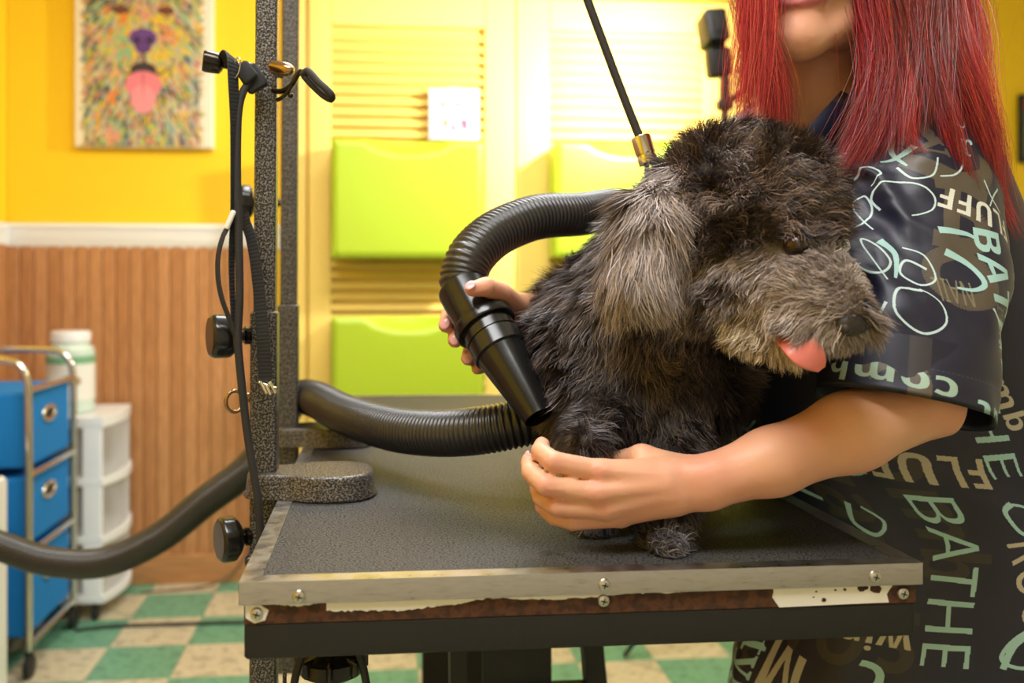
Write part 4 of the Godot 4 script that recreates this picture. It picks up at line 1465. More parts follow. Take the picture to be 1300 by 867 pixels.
func build_dog() -> void:
	rng.seed = 99
	var t := thing("dog", "small shaggy dark brown and grey dog with its pink tongue out", "dog")
	var f := Flesh.new()
	# trunk, away from the camera, and chest
	f.bone(Vector3(0.3338, 1.0054, -1.1753), Vector3(0.3088, 1.0106, -1.0369), 0.098, 0.102, 0.05, BODY)
	f.bone(Vector3(0.3002, 1.0167, -1.0176), Vector3(0.3203, 1.09, -0.9757), 0.104, 0.08, 0.05, BODY)
	f.bone(Vector3(0.2801, 0.9892, -1.0194), Vector3(0.3176, 0.9622, -0.9759), 0.088, 0.07, 0.05, BODY)
	f.bone(Vector3(0.2673, 1.0222, -1.0807), Vector3(0.252, 1.0297, -1.1222), 0.075, 0.07, 0.05, BODY)
	f.bone(Vector3(0.3203, 1.09, -0.9757), Vector3(0.3525, 1.1392, -0.9026), 0.08, 0.068, 0.04, BODY)
	# head
	f.bone(Vector3(0.3585, 1.159, -0.882), Vector3(0.3707, 1.1547, -0.8658), 0.074, 0.068, 0.03, HEAD)
	f.bone(Vector3(0.3549, 1.1932, -0.8873), Vector3(0.3937, 1.1851, -0.8538), 0.046, 0.036, 0.03, HEAD)
	f.bone(Vector3(0.3962, 1.1647, -0.8335), Vector3(0.4151, 1.168, -0.8348), 0.025, 0.021, 0.02, BROW)
	f.bone(Vector3(0.3333, 1.1019, -0.8741), Vector3(0.3509, 1.09, -0.8475), 0.044, 0.037, 0.03, CHEEK)
	f.bone(Vector3(0.381, 1.1014, -0.8348), Vector3(0.3972, 1.0792, -0.7882), 0.047, 0.036, 0.03, MUZZLE)
	f.bone(Vector3(0.3972, 1.0792, -0.7882), Vector3(0.4095, 1.0634, -0.762), 0.036, 0.022, 0.02, MUZZLE)
	f.bone(Vector3(0.3744, 1.0692, -0.8153), Vector3(0.3926, 1.0584, -0.7836), 0.025, 0.021, 0.015, MUZZLE)
	f.bone(Vector3(0.3554, 1.0583, -0.83), Vector3(0.3754, 1.043, -0.8042), 0.019, 0.012, 0.02, CHIN)
	# ears
	f.bone(Vector3(0.3072, 1.1883, -0.8764), Vector3(0.271, 1.1602, -0.8646), 0.018, 0.022, 0.02, EAR)
	f.bone(Vector3(0.2694, 1.1586, -0.8647), Vector3(0.248, 1.1085, -0.8566), 0.025, 0.023, 0.01, EAR)
	f.bone(Vector3(0.2834, 1.1613, -0.8585), Vector3(0.2679, 1.1099, -0.8498), 0.02, 0.018, 0.01, EAR)
	f.bone(Vector3(0.4443, 1.2054, -0.9346), Vector3(0.4682, 1.1511, -0.9526), 0.018, 0.022, 0.02, EAR)
	# legs: the front one stands, the other is held in the hand; hind legs behind
	f.bone(Vector3(0.3226, 0.9704, -0.9454), Vector3(0.2972, 0.8959, -0.8954), 0.045, 0.026, 0.03, LEG)
	f.bone(Vector3(0.2972, 0.8959, -0.8954), Vector3(0.2819, 0.8467, -0.8636), 0.024, 0.02, 0.02, LEG)
	f.bone(Vector3(0.2777, 0.8395, -0.8509), Vector3(0.2684, 0.8423, -0.8317), 0.02, 0.0175, 0.015, PAW)
	f.bone(Vector3(0.2667, 0.9679, -0.9704), Vector3(0.2313, 0.9301, -0.9283), 0.05, 0.03, 0.03, LEG)
	f.bone(Vector3(0.2313, 0.9301, -0.9283), Vector3(0.2232, 0.8863, -0.9089), 0.026, 0.02, 0.02, LEG)
	f.bone(Vector3(0.2232, 0.8863, -0.9089), Vector3(0.2192, 0.8562, -0.8992), 0.02, 0.019, 0.015, PAW)
	f.bone(Vector3(0.238, 0.9609, -0.9277), Vector3(0.2012, 0.9348, -0.8577), 0.024, 0.009, 0.02, LEG)
	f.bone(Vector3(0.3759, 0.942, -1.1716), Vector3(0.3864, 0.8785, -1.1706), 0.05, 0.024, 0.03, LEG)
	f.bone(Vector3(0.3864, 0.8785, -1.1706), Vector3(0.382, 0.8509, -1.1509), 0.022, 0.02, 0.02, PAW)
	f.bone(Vector3(0.3393, 0.9395, -1.1949), Vector3(0.3447, 0.875, -1.1944), 0.05, 0.024, 0.03, LEG)
	f.bone(Vector3(0.3447, 0.875, -1.1944), Vector3(0.3401, 0.8511, -1.1747), 0.022, 0.02, 0.02, PAW)
	var s := Shape.new()
	f.skin(s, Vector3(-0.02, TABLE_Y + 0.001, -1.42), Vector3(0.56, 1.32, -0.72), 0.0065)
	var hide := [lin(50, 43, 38), lin(52, 44, 37), lin(72, 62, 54), lin(112, 98, 84), lin(130, 116, 94), lin(110, 98, 86), lin(44, 38, 35), lin(60, 54, 51), lin(52, 44, 38)]
	s.has_col = true
	for p in s.v:
		s.col.append(hide[f.tag[f.nearest(p)]])
	part("body", s, mats.dog_skin, t)
	print("dog body ", s.v.size(), " ", Time.get_ticks_msec())

	# eyes, nose, tongue
	var eye_at := Vector3(0.3739, 1.1242, -0.7787)
	var far_eye := Vector3(0.4282, 1.1262, -0.8216)
	for e in [eye_at, far_eye]:
		var o := part("eye", Shape.new().ball(e, Vector3(0.0112, 0.0112, 0.0112)), mats.eye_brown, t, "dark brown eye")
	var nose_at := Vector3(0.4076, 1.0544, -0.7451)
	part("nose", Shape.new().ball(nose_at, Vector3(0.0138, 0.0108, 0.0105)).ball(nose_at + Vector3(-0.006, -0.003, 0.005), Vector3(0.006, 0.005, 0.005)).ball(nose_at + Vector3(0.006, -0.003, 0.004), Vector3(0.006, 0.005, 0.005)), mats.nose, t, "dark nose")
	var tip := spline([Vector3(0.3697, 1.0469, -0.7856), Vector3(0.3676, 1.0396, -0.7657), Vector3(0.3699, 1.0319, -0.7555), Vector3(0.3772, 1.0238, -0.7528), Vector3(0.3844, 1.016, -0.7542)], 0.003)
	var rings := []
	for i in tip.size():
		var u := float(i) / (tip.size() - 1)
		var w := 0.0145 * (1.0 - pow(maxf(0.0, (u - 0.55) / 0.45), 2.4) * 0.72)
		var along := (tip[mini(i + 1, tip.size() - 1)] - tip[maxi(i - 1, 0)]).normalized()
		var sd := Vector3(0.75, 0.55, 0.2)
		sd = (sd - along * sd.dot(along)).normalized()
		var nn := along.cross(sd)
		var ring := PackedVector3Array()
		for k in 20:
			var a := TAU * k / 20
			var cup := 0.0028 * cos(a) * cos(a)
			ring.append(tip[i] + sd * (cos(a) * w) + nn * (sin(a) * 0.0034 + cup))
		rings.append(ring)
	part("tongue", Shape.new().loft(rings), mats.tongue, t, "pink tongue hanging out")
	for k in 3:
		part("claw", Shape.new().lathe(Vector3(0.2578, 0.84, -0.8226) + Vector3(k * 0.009, 0.002, 0), Vector3(0, -0.5, 1), [Vector2(0, 0), Vector2(0.0024, 0.0), Vector2(0.0022, 0.005), Vector2(0, 0.011)], 10), mats.nose, t)

	# fur: clumps of strands grown from the skin
	var fur := Strands.new()
	var cum := PackedFloat32Array()
	var total := 0.0
	for k in range(0, s.ix.size(), 3):
		total += (s.v[s.ix[k + 1]] - s.v[s.ix[k]]).cross(s.v[s.ix[k + 2]] - s.v[s.ix[k]]).length() * 0.5
		cum.append(total)
	var swirl := noise_of(14.0, FastNoiseLite.TYPE_SIMPLEX_SMOOTH, 2, 5)
	var patch := noise_of(9.0, FastNoiseLite.TYPE_SIMPLEX_SMOOTH, 3, 8)
	# sRGB colours of each region's hairs: the grizzled coat mixes dark and pale hairs
	var tints := {
		BODY: [[50, 43, 39], [66, 57, 51], [38, 33, 31], [92, 80, 70], [58, 50, 47]],
		HEAD: [[54, 45, 39], [72, 59, 48], [40, 34, 31], [108, 90, 72], [62, 53, 48]],
		BROW: [[60, 50, 42], [44, 37, 33], [96, 78, 58], [52, 44, 38]],
		CHEEK: [[78, 69, 62], [104, 93, 82], [58, 50, 45], [132, 118, 102]],
		MUZZLE: [[142, 126, 108], [118, 103, 88], [168, 152, 132], [98, 84, 71], [150, 138, 122]],
		CHIN: [[214, 198, 168], [190, 174, 142], [166, 150, 120], [132, 118, 96]],
		EAR: [[150, 136, 120], [124, 111, 98], [172, 160, 146], [100, 88, 78], [160, 140, 116]],
		LEG: [[44, 39, 36], [58, 51, 47], [34, 30, 29], [74, 66, 60]],
		PAW: [[66, 61, 59], [92, 87, 83], [50, 46, 44], [112, 106, 100]],
	}
	var long := {BODY: 0.027, HEAD: 0.027, BROW: 0.02, CHEEK: 0.021, MUZZLE: 0.029, CHIN: 0.019, EAR: 0.043, LEG: 0.02, PAW: 0.014}
	var nose_root := Vector3(0.4042, 1.0677, -0.7575)
	var clumps := 24000
	for n in clumps:
		var pick := rng.randf() * total
		var k := cum.bsearch(pick) * 3
		if k >= s.ix.size():
			continue
		var a := s.v[s.ix[k]]
		var b := s.v[s.ix[k + 1]]
		var c := s.v[s.ix[k + 2]]
		var u := sqrt(rng.randf())
		var w := rng.randf()
		var p := a * (1.0 - u) + b * (u * (1.0 - w)) + c * (u * w)
		var nn := (c - a).cross(b - a).normalized()
		if p.distance_to(eye_at) < 0.0176 or p.distance_to(far_eye) < 0.0165 or p.distance_to(nose_at) < 0.0135 or p.distance_to(tip[4]) < 0.014:
			continue
		var what := f.tag[f.nearest(p)]
		if what in [BODY, LEG] and rng.randf() < 0.5:
			continue
		var q := swirl.get_noise_3dv(p * 1.0)
		var turn := Vector3(swirl.get_noise_3d(p.x + 5.0, p.y, p.z), swirl.get_noise_3d(p.x, p.y + 9.0, p.z), swirl.get_noise_3d(p.x, p.y, p.z + 7.0))
		var flow := Vector3(-0.35, -0.8, -0.1)
		var lift := 0.55
		var count := 8
		var l: float = long[what] * rng.randf_range(0.7, 1.2)
		var wave := 0.0022
		match what:
			HEAD:
				flow = Vector3(0.1, 0.15, 0.1)
				lift = 0.95
				wave = 0.0035
			BROW:
				flow = Vector3(0.5, 0.1, 0.4)
				lift = 0.9
			CHEEK:
				flow = Vector3(-0.4, -0.7, 0.1)
				lift = 0.5
			MUZZLE:
				flow = (p - nose_root).normalized() * 0.9 + Vector3(-0.1, -0.6, 0.1)
				lift = 0.35
				count = 12
				wave = 0.0018
				l *= 0.8
				if nn.y > 0.35:
					l *= 0.6
				if p.y < nose_at.y - 0.004:
					l *= 0.6
			CHIN:
				flow = Vector3(-0.2, -0.5, 0.1)
				lift = 0.4
				count = 10
			EAR:
				flow = Vector3(-0.12, -1.0, 0.05)
				lift = 0.14
				count = 13
				wave = 0.003
			LEG:
				flow = Vector3(0, -0.8, 0)
				lift = 0.6
			PAW:
				flow = Vector3(0, -0.45, 0.25)
				lift = 0.7
		flow = flow - nn * flow.dot(nn)
		var dir := (nn * lift + flow * (1.0 - lift * 0.5) + turn * 0.9).normalized()
		var set: Array = tints[what]
		var lean := patch.get_noise_3dv(p)
		var side_of := dir.cross(nn)
		if side_of.length() < 0.1:
			side_of = dir.cross(Vector3.RIGHT)
		side_of = side_of.normalized()
		var tip_at := p + dir * l + Vector3(0, -l * 0.22, 0)
		var high := (tip_at - p).dot(nn)
		var least := l * (0.12 if what == EAR else 0.3)
		if high < least:
			tip_at += nn * (least - high)
		var base_tint: Array = set[clampi(int((lean * 0.9 + 0.5) * set.size()), 0, set.size() - 1)]
		var spread := 0.006 if what != EAR else 0.009
		for h in count:
			var off := Vector3(rng.randfn(), rng.randfn(), rng.randfn()) * spread * 0.6
			off -= nn * off.dot(nn)
			var root := p + off - nn * 0.002
			var end := tip_at + off * 0.45 + Vector3(rng.randfn(), rng.randfn(), rng.randfn()) * l * 0.09
			var mid := (root + end) * 0.5 + nn * (l * (0.06 + 0.16 * lift))
			var bend := side_of * (wave * rng.randf_range(0.4, 1.2)) * (1.0 if q > 0.0 else -1.0)
			var pts := PackedVector3Array()
			var seg := 5 if what == EAR or what == MUZZLE else 4
			for i in seg + 1:
				var x := float(i) / seg
				var y := root.lerp(mid, x).lerp(mid.lerp(end, x), x)
				y += bend * sin(x * 7.0)
				y.y = maxf(y.y, TABLE_Y + 0.0015)
				pts.append(y)
			var tint: Array = base_tint if rng.randf() < 0.3 else set[rng.randi() % set.size()]
			var g := rng.randf_range(1.15, 1.6) if what in [BODY, HEAD, BROW, LEG, CHEEK] else rng.randf_range(0.95, 1.3)
			fur.add(pts, (side_of + nn * rng.randf_range(-0.5, 0.5)).normalized(), rng.randf_range(0.00035, 0.0006), lin(tint[0] * g, tint[1] * g, tint[2] * g * 1.07))
	var fo := MeshInstance3D.new()
	fo.name = "fur"
	fo.mesh = fur.mesh()
	fo.material_override = mats.fur
	fo.set_meta("kind", "stuff")
	t.add_child(fo)
	print("fur ", fur.ix.size() / 3)

# ---------------------------------------------------------------- the groomer
func keyed(keys: Array, y: float) -> Array:
	# smooth look-up in rows sorted by falling first column
	for i in keys.size() - 1:
		if y <= keys[i][0] and y >= keys[i + 1][0]:
			var t: float = (keys[i][0] - y) / (keys[i][0] - keys[i + 1][0])
			var out := []
			for k in keys[i].size():
				var p0: float = keys[maxi(i - 1, 0)][k]
				var p3: float = keys[mini(i + 2, keys.size() - 1)][k]
				out.append(lerpf(lerpf(keys[i][k], keys[i + 1][k], t), cubic_interpolate(keys[i][k], keys[i + 1][k], p0, p3, t), 0.6))
			return out
	return keys[0] if y > keys[0][0] else keys[keys.size() - 1]

func build_person() -> void:
	rng.seed = 5
	var t := thing("person", "groomer with long red hair in a dark word-printed smock holding the dog", "person")
	# head frame: face turned a little to the left of the camera
	var hc := Vector3(0.4967, 1.4654, -1.0204)
	var fwd := Vector3(-0.45, 0.02, 0.9).normalized()
	var up := (Vector3(0.02, 1, -0.02) - fwd * Vector3(0.02, 1, -0.02).dot(fwd)).normalized()
	var sid := up.cross(fwd)
	var hb := Transform3D(Basis(sid, up, fwd), hc)
	var f := Flesh.new()
	# cranium, face, jaw
	f.bone(hb * Vector3(0, 0.045, -0.035), hb * Vector3(0, 0.05, 0.0), 0.082, 0.076, 0.03)
	f.bone(hb * Vector3(0, 0.01, 0.03), hb * Vector3(0, -0.03, 0.038), 0.057, 0.05, 0.03)
	for s in [-1, 1]:
		f.bone(hb * Vector3(s * 0.034, -0.012, 0.052), hb * Vector3(s * 0.03, -0.04, 0.054), 0.028, 0.024, 0.02)
		f.bone(hb * Vector3(s * 0.053, -0.04, -0.008), hb * Vector3(s * 0.045, -0.078, 0.022), 0.021, 0.019, 0.03)
		f.bone(hb * Vector3(s * 0.045, -0.078, 0.022), hb * Vector3(s * 0.014, -0.104, 0.06), 0.02, 0.018, 0.025)
		f.bone(hb * Vector3(s * 0.034, 0.042, 0.068), hb * Vector3(s * 0.012, 0.043, 0.078), 0.011, 0.011, 0.015)
		f.bone(hb * Vector3(s * 0.072, 0.02, -0.012), hb * Vector3(s * 0.068, -0.02, -0.004), 0.012, 0.007, 0.008)
	f.bone(hb * Vector3(0, -0.105, 0.066), hb * Vector3(0, -0.101, 0.071), 0.0185, 0.0165, 0.02)
	f.bone(hb * Vector3(0, -0.052, 0.064), hb * Vector3(0, -0.072, 0.062), 0.026, 0.022, 0.02)
	f.bone(hb * Vector3(-0.021, -0.0665, 0.0805), hb * Vector3(-0.004, -0.069, 0.087), 0.0058, 0.0072, 0.004, 2)
	f.bone(hb * Vector3(0.021, -0.0665, 0.0805), hb * Vector3(0.004, -0.069, 0.087), 0.0058, 0.0072, 0.004, 2)
	f.bone(hb * Vector3(-0.021, -0.058, 0.081), hb * Vector3(-0.005, -0.0545, 0.0895), 0.0046, 0.0058, 0.0025, 2)
	f.bone(hb * Vector3(0.021, -0.058, 0.081), hb * Vector3(0.005, -0.0545, 0.0895), 0.0046, 0.0058, 0.0025, 2)
	f.bone(hb * Vector3(0, 0.03, 0.082), hb * Vector3(0, -0.022, 0.103), 0.009, 0.0105, 0.012)
	for s in [-1, 1]:
		f.bone(hb * Vector3(s * 0.011, -0.028, 0.094), hb * Vector3(s * 0.012, -0.03, 0.09), 0.0085, 0.008, 0.008)
	# neck, chest, shoulders
	f.bone(hb * Vector3(0, -0.05, -0.022), Vector3(0.5592, 1.3071, -1.0751), 0.05, 0.05, 0.035)
	f.bone(Vector3(0.5592, 1.2972, -1.0751), Vector3(0.5772, 1.1904, -1.0936), 0.07, 0.09, 0.05)
	f.bone(Vector3(0.5226, 1.2543, -1.0884), Vector3(0.5226, 1.1995, -1.0884), 0.07, 0.08, 0.05)
	f.bone(Vector3(0.5242, 1.2578, -1.1485), Vector3(0.6169, 1.2503, -1.0198), 0.05, 0.05, 0.05)
	var s := Shape.new()
	f.skin(s, hc + Vector3(-0.2, -0.31, -0.24), hc + Vector3(0.22, 0.15, 0.17), 0.0042)
	var head_end := s.v.size()
	# trunk and legs, under the clothes
	var g := Flesh.new()
	g.bone(Vector3(0.5772, 1.2206, -1.0936), Vector3(0.6072, 1.0498, -1.091), 0.1, 0.1, 0.06)
	g.bone(Vector3(0.5472, 1.1503, -1.0962), Vector3(0.6359, 1.1492, -1.0684), 0.08, 0.08, 0.06)
	g.bone(Vector3(0.6072, 1.0498, -1.091), Vector3(0.6773, 0.8088, -1.0848), 0.1, 0.12, 0.06)
	g.bone(Vector3(0.60, 0.78, -1.12), Vector3(0.76, 0.78, -1.06), 0.1, 0.1, 0.06)
	for x in [[0.61, -1.13], [0.75, -1.05]]:
		g.bone(Vector3(x[0], 0.76, x[1]), Vector3(x[0], 0.42, x[1] + 0.01), 0.08, 0.052, 0.04)
		g.bone(Vector3(x[0], 0.42, x[1] + 0.01), Vector3(x[0], 0.07, x[1] - 0.01), 0.052, 0.034, 0.03)
		g.bone(Vector3(x[0], 0.05, x[1] - 0.01), Vector3(x[0] - 0.03, 0.035, x[1] + 0.12), 0.034, 0.024, 0.02)
	g.skin(s, Vector3(0.36, 0.005, -1.32), Vector3(0.95, 1.24, -0.86), 0.017)
	# left arm with the hand round the dog's leg
	var la := Flesh.new()
	la.bone(Vector3(0.6164, 1.2443, -0.9797), Vector3(0.5537, 0.9802, -0.8447), 0.042, 0.034, 0.015)
	la.bone(Vector3(0.5537, 0.9755, -0.8447), Vector3(0.4584, 0.9451, -0.838), 0.033, 0.0355, 0.02)
	la.bone(Vector3(0.4584, 0.9451, -0.838), Vector3(0.3759, 0.9184, -0.8322), 0.0355, 0.0305, 0.02)
	la.bone(Vector3(0.3759, 0.9184, -0.8322), Vector3(0.308, 0.9001, -0.8282), 0.0305, 0.0245, 0.015)
	la.bone(Vector3(0.3129, 0.9113, -0.8207), Vector3(0.2933, 0.909, -0.8194), 0.012, 0.009, 0.012)
	# palm
	la.bone(Vector3(0.3128, 0.9054, -0.8308), Vector3(0.2744, 0.9068, -0.8311), 0.0185, 0.0165, 0.01)
	la.bone(Vector3(0.3117, 0.8933, -0.8279), Vector3(0.2737, 0.8878, -0.8292), 0.0175, 0.016, 0.01)
	la.bone(Vector3(0.2744, 0.9068, -0.8311), Vector3(0.2091, 0.9134, -0.8269), 0.0165, 0.0112, 0.008)
	la.bone(Vector3(0.2734, 0.8985, -0.8282), Vector3(0.2049, 0.8946, -0.8222), 0.0165, 0.0112, 0.008)
	la.bone(Vector3(0.2734, 0.8895, -0.8282), Vector3(0.2135, 0.8778, -0.8265), 0.0165, 0.0105, 0.008)
	la.bone(Vector3(0.2803, 0.8843, -0.8306), Vector3(0.229, 0.8691, -0.8331), 0.0145, 0.0098, 0.008)
	la.bone(Vector3(0.2932, 0.9065, -0.8455), Vector3(0.2546, 0.9191, -0.855), 0.017, 0.0135, 0.01)
	# tendons and knuckles on the back of the hand
	la.bone(Vector3(0.204, 0.916, -0.8188), Vector3(0.2681, 0.9079, -0.8166), 0.0052, 0.0035, 0.008)
	la.bone(Vector3(0.1999, 0.8966, -0.8141), Vector3(0.2668, 0.9014, -0.8127), 0.0052, 0.0035, 0.008)
	la.bone(Vector3(0.21, 0.8798, -0.8187), Vector3(0.2692, 0.8926, -0.8155), 0.0048, 0.0032, 0.008)
	la.crease = la.a.size()
	la.chain([Vector3(0.2061, 0.9134, -0.8271), Vector3(0.161, 0.9231, -0.8271), Vector3(0.1517, 0.9301, -0.8419), Vector3(0.1561, 0.934, -0.8576)], [0.0106, 0.0099, 0.009, 0.0076])
	la.chain([Vector3(0.2019, 0.8938, -0.8225), Vector3(0.1527, 0.9021, -0.8228), Vector3(0.1421, 0.9107, -0.8388), Vector3(0.1425, 0.9187, -0.8548)], [0.0106, 0.0098, 0.009, 0.0077])
	la.chain([Vector3(0.2103, 0.8773, -0.8257), Vector3(0.1639, 0.8811, -0.8268), Vector3(0.1525, 0.8858, -0.8419), Vector3(0.1508, 0.8912, -0.8581)], [0.01, 0.0092, 0.0084, 0.0072])
	la.chain([Vector3(0.2257, 0.8678, -0.8324), Vector3(0.1804, 0.8642, -0.8334), Vector3(0.1652, 0.866, -0.8448), Vector3(0.1576, 0.8705, -0.8575)], [0.0092, 0.0082, 0.0075, 0.0066])
	la.chain([Vector3(0.2552, 0.9179, -0.8569), Vector3(0.2319, 0.9088, -0.8851), Vector3(0.2096, 0.8988, -0.8971)], [0.0138, 0.0112, 0.0095])
	la.skin(s, Vector3(0.1313, 0.8294, -0.8618) + Vector3(0, 0.02, -0.07), Vector3(0.5589, 1.0057, -0.8242) + Vector3(0, 0, 0.07), 0.0034)
	# right arm, reaching behind the dog, hand round the cuff of the hose
	var ra := Flesh.new()
	ra.bone(Vector3(0.5011, 1.2499, -1.1706), Vector3(0.4323, 1.05, -1.3874), 0.044, 0.036, 0.02)
	ra.bone(Vector3(0.4323, 1.05, -1.3874), Vector3(0.2919, 1.043, -1.2492), 0.036, 0.034, 0.02)
	ra.bone(Vector3(0.2919, 1.043, -1.2492), Vector3(0.1941, 1.046, -1.1223), 0.033, 0.025, 0.02)
	ra.bone(Vector3(0.197, 1.0498, -1.1271), Vector3(0.1682, 1.0586, -1.1045), 0.022, 0.018, 0.015)
	ra.bone(Vector3(0.199, 1.0378, -1.1269), Vector3(0.1778, 1.0229, -1.1087), 0.022, 0.016, 0.015)
	ra.bone(Vector3(0.1953, 1.0462, -1.1172), Vector3(0.1736, 1.0427, -1.107), 0.022, 0.017, 0.015)
	ra.bone(Vector3(0.1924, 1.0523, -1.1124), Vector3(0.1637, 1.0651, -1.0748), 0.02, 0.0145, 0.015)
	ra.crease = ra.a.size()
	ra.chain([Vector3(0.1645, 1.0633, -1.0737), Vector3(0.1407, 1.079, -1.0336), Vector3(0.1183, 1.0864, -1.0075), Vector3(0.1034, 1.0838, -1.0028)], [0.0142, 0.0122, 0.0112, 0.009])
	ra.chain([Vector3(0.166, 1.0624, -1.1097), Vector3(0.1217, 1.0622, -1.1217), Vector3(0.084, 1.0512, -1.0989), Vector3(0.0779, 1.04, -1.0673)], [0.0122, 0.0112, 0.0102, 0.0092])
	ra.chain([Vector3(0.1719, 1.0446, -1.1092), Vector3(0.1306, 1.0403, -1.1209), Vector3(0.0934, 1.032, -1.094), Vector3(0.0885, 1.0226, -1.0583)], [0.0122, 0.0112, 0.0104, 0.0094])
	ra.chain([Vector3(0.1778, 1.0268, -1.1087), Vector3(0.1427, 1.0168, -1.1138), Vector3(0.1101, 1.0092, -1.0865), Vector3(0.103, 1.0014, -1.053)], [0.0114, 0.0106, 0.0098, 0.0086])
	ra.chain([Vector3(0.1809, 1.0153, -1.1034), Vector3(0.1542, 1.0023, -1.0967), Vector3(0.1305, 0.9924, -1.0787), Vector3(0.1148, 0.9888, -1.058)], [0.0102, 0.0094, 0.0086, 0.0076])
	ra.skin(s, Vector3(0.0587, 0.9711, -1.079) + Vector3(0, -0.01, -0.4), Vector3(0.2552, 1.1131, -1.0316) + Vector3(0.03, 0.01, 0.12), 0.0036)
	# skin colours: lips and finger joints are pinker
	s.has_col = true
	var mottled := noise_of(9.0, FastNoiseLite.TYPE_SIMPLEX_SMOOTH, 3, 77)
	var skin_tone := lin(222, 166, 132)
	var pink := lin(216, 136, 116)
	var lip := lin(196, 110, 110)
	var joints := [Vector3(0.2017, 0.9145, -0.8155), Vector3(0.1978, 0.8986, -0.8118), Vector3(0.2054, 0.883, -0.8151), Vector3(0.1598, 0.9222, -0.8171), Vector3(0.1523, 0.9058, -0.8128), Vector3(0.162, 0.8872, -0.8169), Vector3(0.1547, 0.9332, -0.8497), Vector3(0.1441, 0.921, -0.8506), Vector3(0.0779, 1.04, -1.0673), Vector3(0.0883, 1.0228, -1.0563), Vector3(0.1022, 1.0021, -1.0451), Vector3(0.1026, 1.0838, -0.9948)]
	s.col.resize(s.v.size())
	for i in s.v.size():
		var p := s.v[i]
		var c := skin_tone.lerp(pink, clampf(0.12 + 0.5 * mottled.get_noise_3dv(p), 0.0, 0.5))
		if i < head_end:
			var q := hb.affine_inverse() * p
			var m := Vector2(q.x / 0.028, (q.y + 0.0625) / 0.0135).length()
			if q.z > 0.07 and m < 1.15:
				c = c.lerp(lip, clampf((1.15 - m) / 0.2, 0.0, 1.0))
		else:
			for j in joints:
				var d: float = p.distance_to(j)
				if d < 0.016:
					c = c.lerp(pink, 0.55 * (1.0 - d / 0.016))
		s.col[i] = c
	part("body", s, mats.skin, t)
	print("body ", s.v.size(), " ", Time.get_ticks_msec())
	for e in [-1, 1]:
		part("eye", Shape.new().ball(hb * Vector3(e * 0.031, 0.022, 0.0715), Vector3(0.0118, 0.0085, 0.0118)), mats.eye_white, t)
		part("iris", Shape.new().ball(hb * Vector3(e * 0.031, 0.022, 0.0795), Vector3(0.0052, 0.0052, 0.0045)), mats.eye_brown, t)
		part("eyebrow", Shape.new().tube(spline([hb * Vector3(e * 0.014, 0.041, 0.0895), hb * Vector3(e * 0.03, 0.0455, 0.084), hb * Vector3(e * 0.046, 0.042, 0.071)], 0.004), 0.0026, 8), mats.eye_brown, t)
	# finger nails
	for n in [[Vector3(0.1536, 0.935, -0.8609), Vector3(-0.6, 0.6, 0.2)], [Vector3(0.14, 0.922, -0.854), Vector3(-0.9, 0.3, 0.2)], [Vector3(0.1523, 0.8743, -0.858), Vector3(-0.95, 0.0, 0.35)], [Vector3(0.1462, 0.8973, -0.8585), Vector3(-0.95, 0.1, 0.2)], [Vector3(0.0998, 1.0882, -0.9936), Vector3(-0.25, 0.65, 0.7)], [Vector3(0.0762, 1.0424, -1.0574), Vector3(-0.25, 0.3, 0.9)], [Vector3(0.0876, 1.0242, -1.0484), Vector3(-0.1, 0.3, 0.93)], [Vector3(0.1021, 1.0022, -1.0436), Vector3(-0.1, 0.3, 0.93)]]:
		var nrm: Vector3 = n[1].normalized()
		var al := Vector3(-0.5, -0.75, 0.2)
		al = (al - nrm * al.dot(nrm)).normalized()
		part("fingernail", Shape.new().ball(n[0], Vector3(0.0058, 0.0018, 0.0072), Basis(al.cross(nrm), nrm, al)), mats.nail, t, "pale pink polished fingernail")
	clothes(t)
	hair(t, hb)

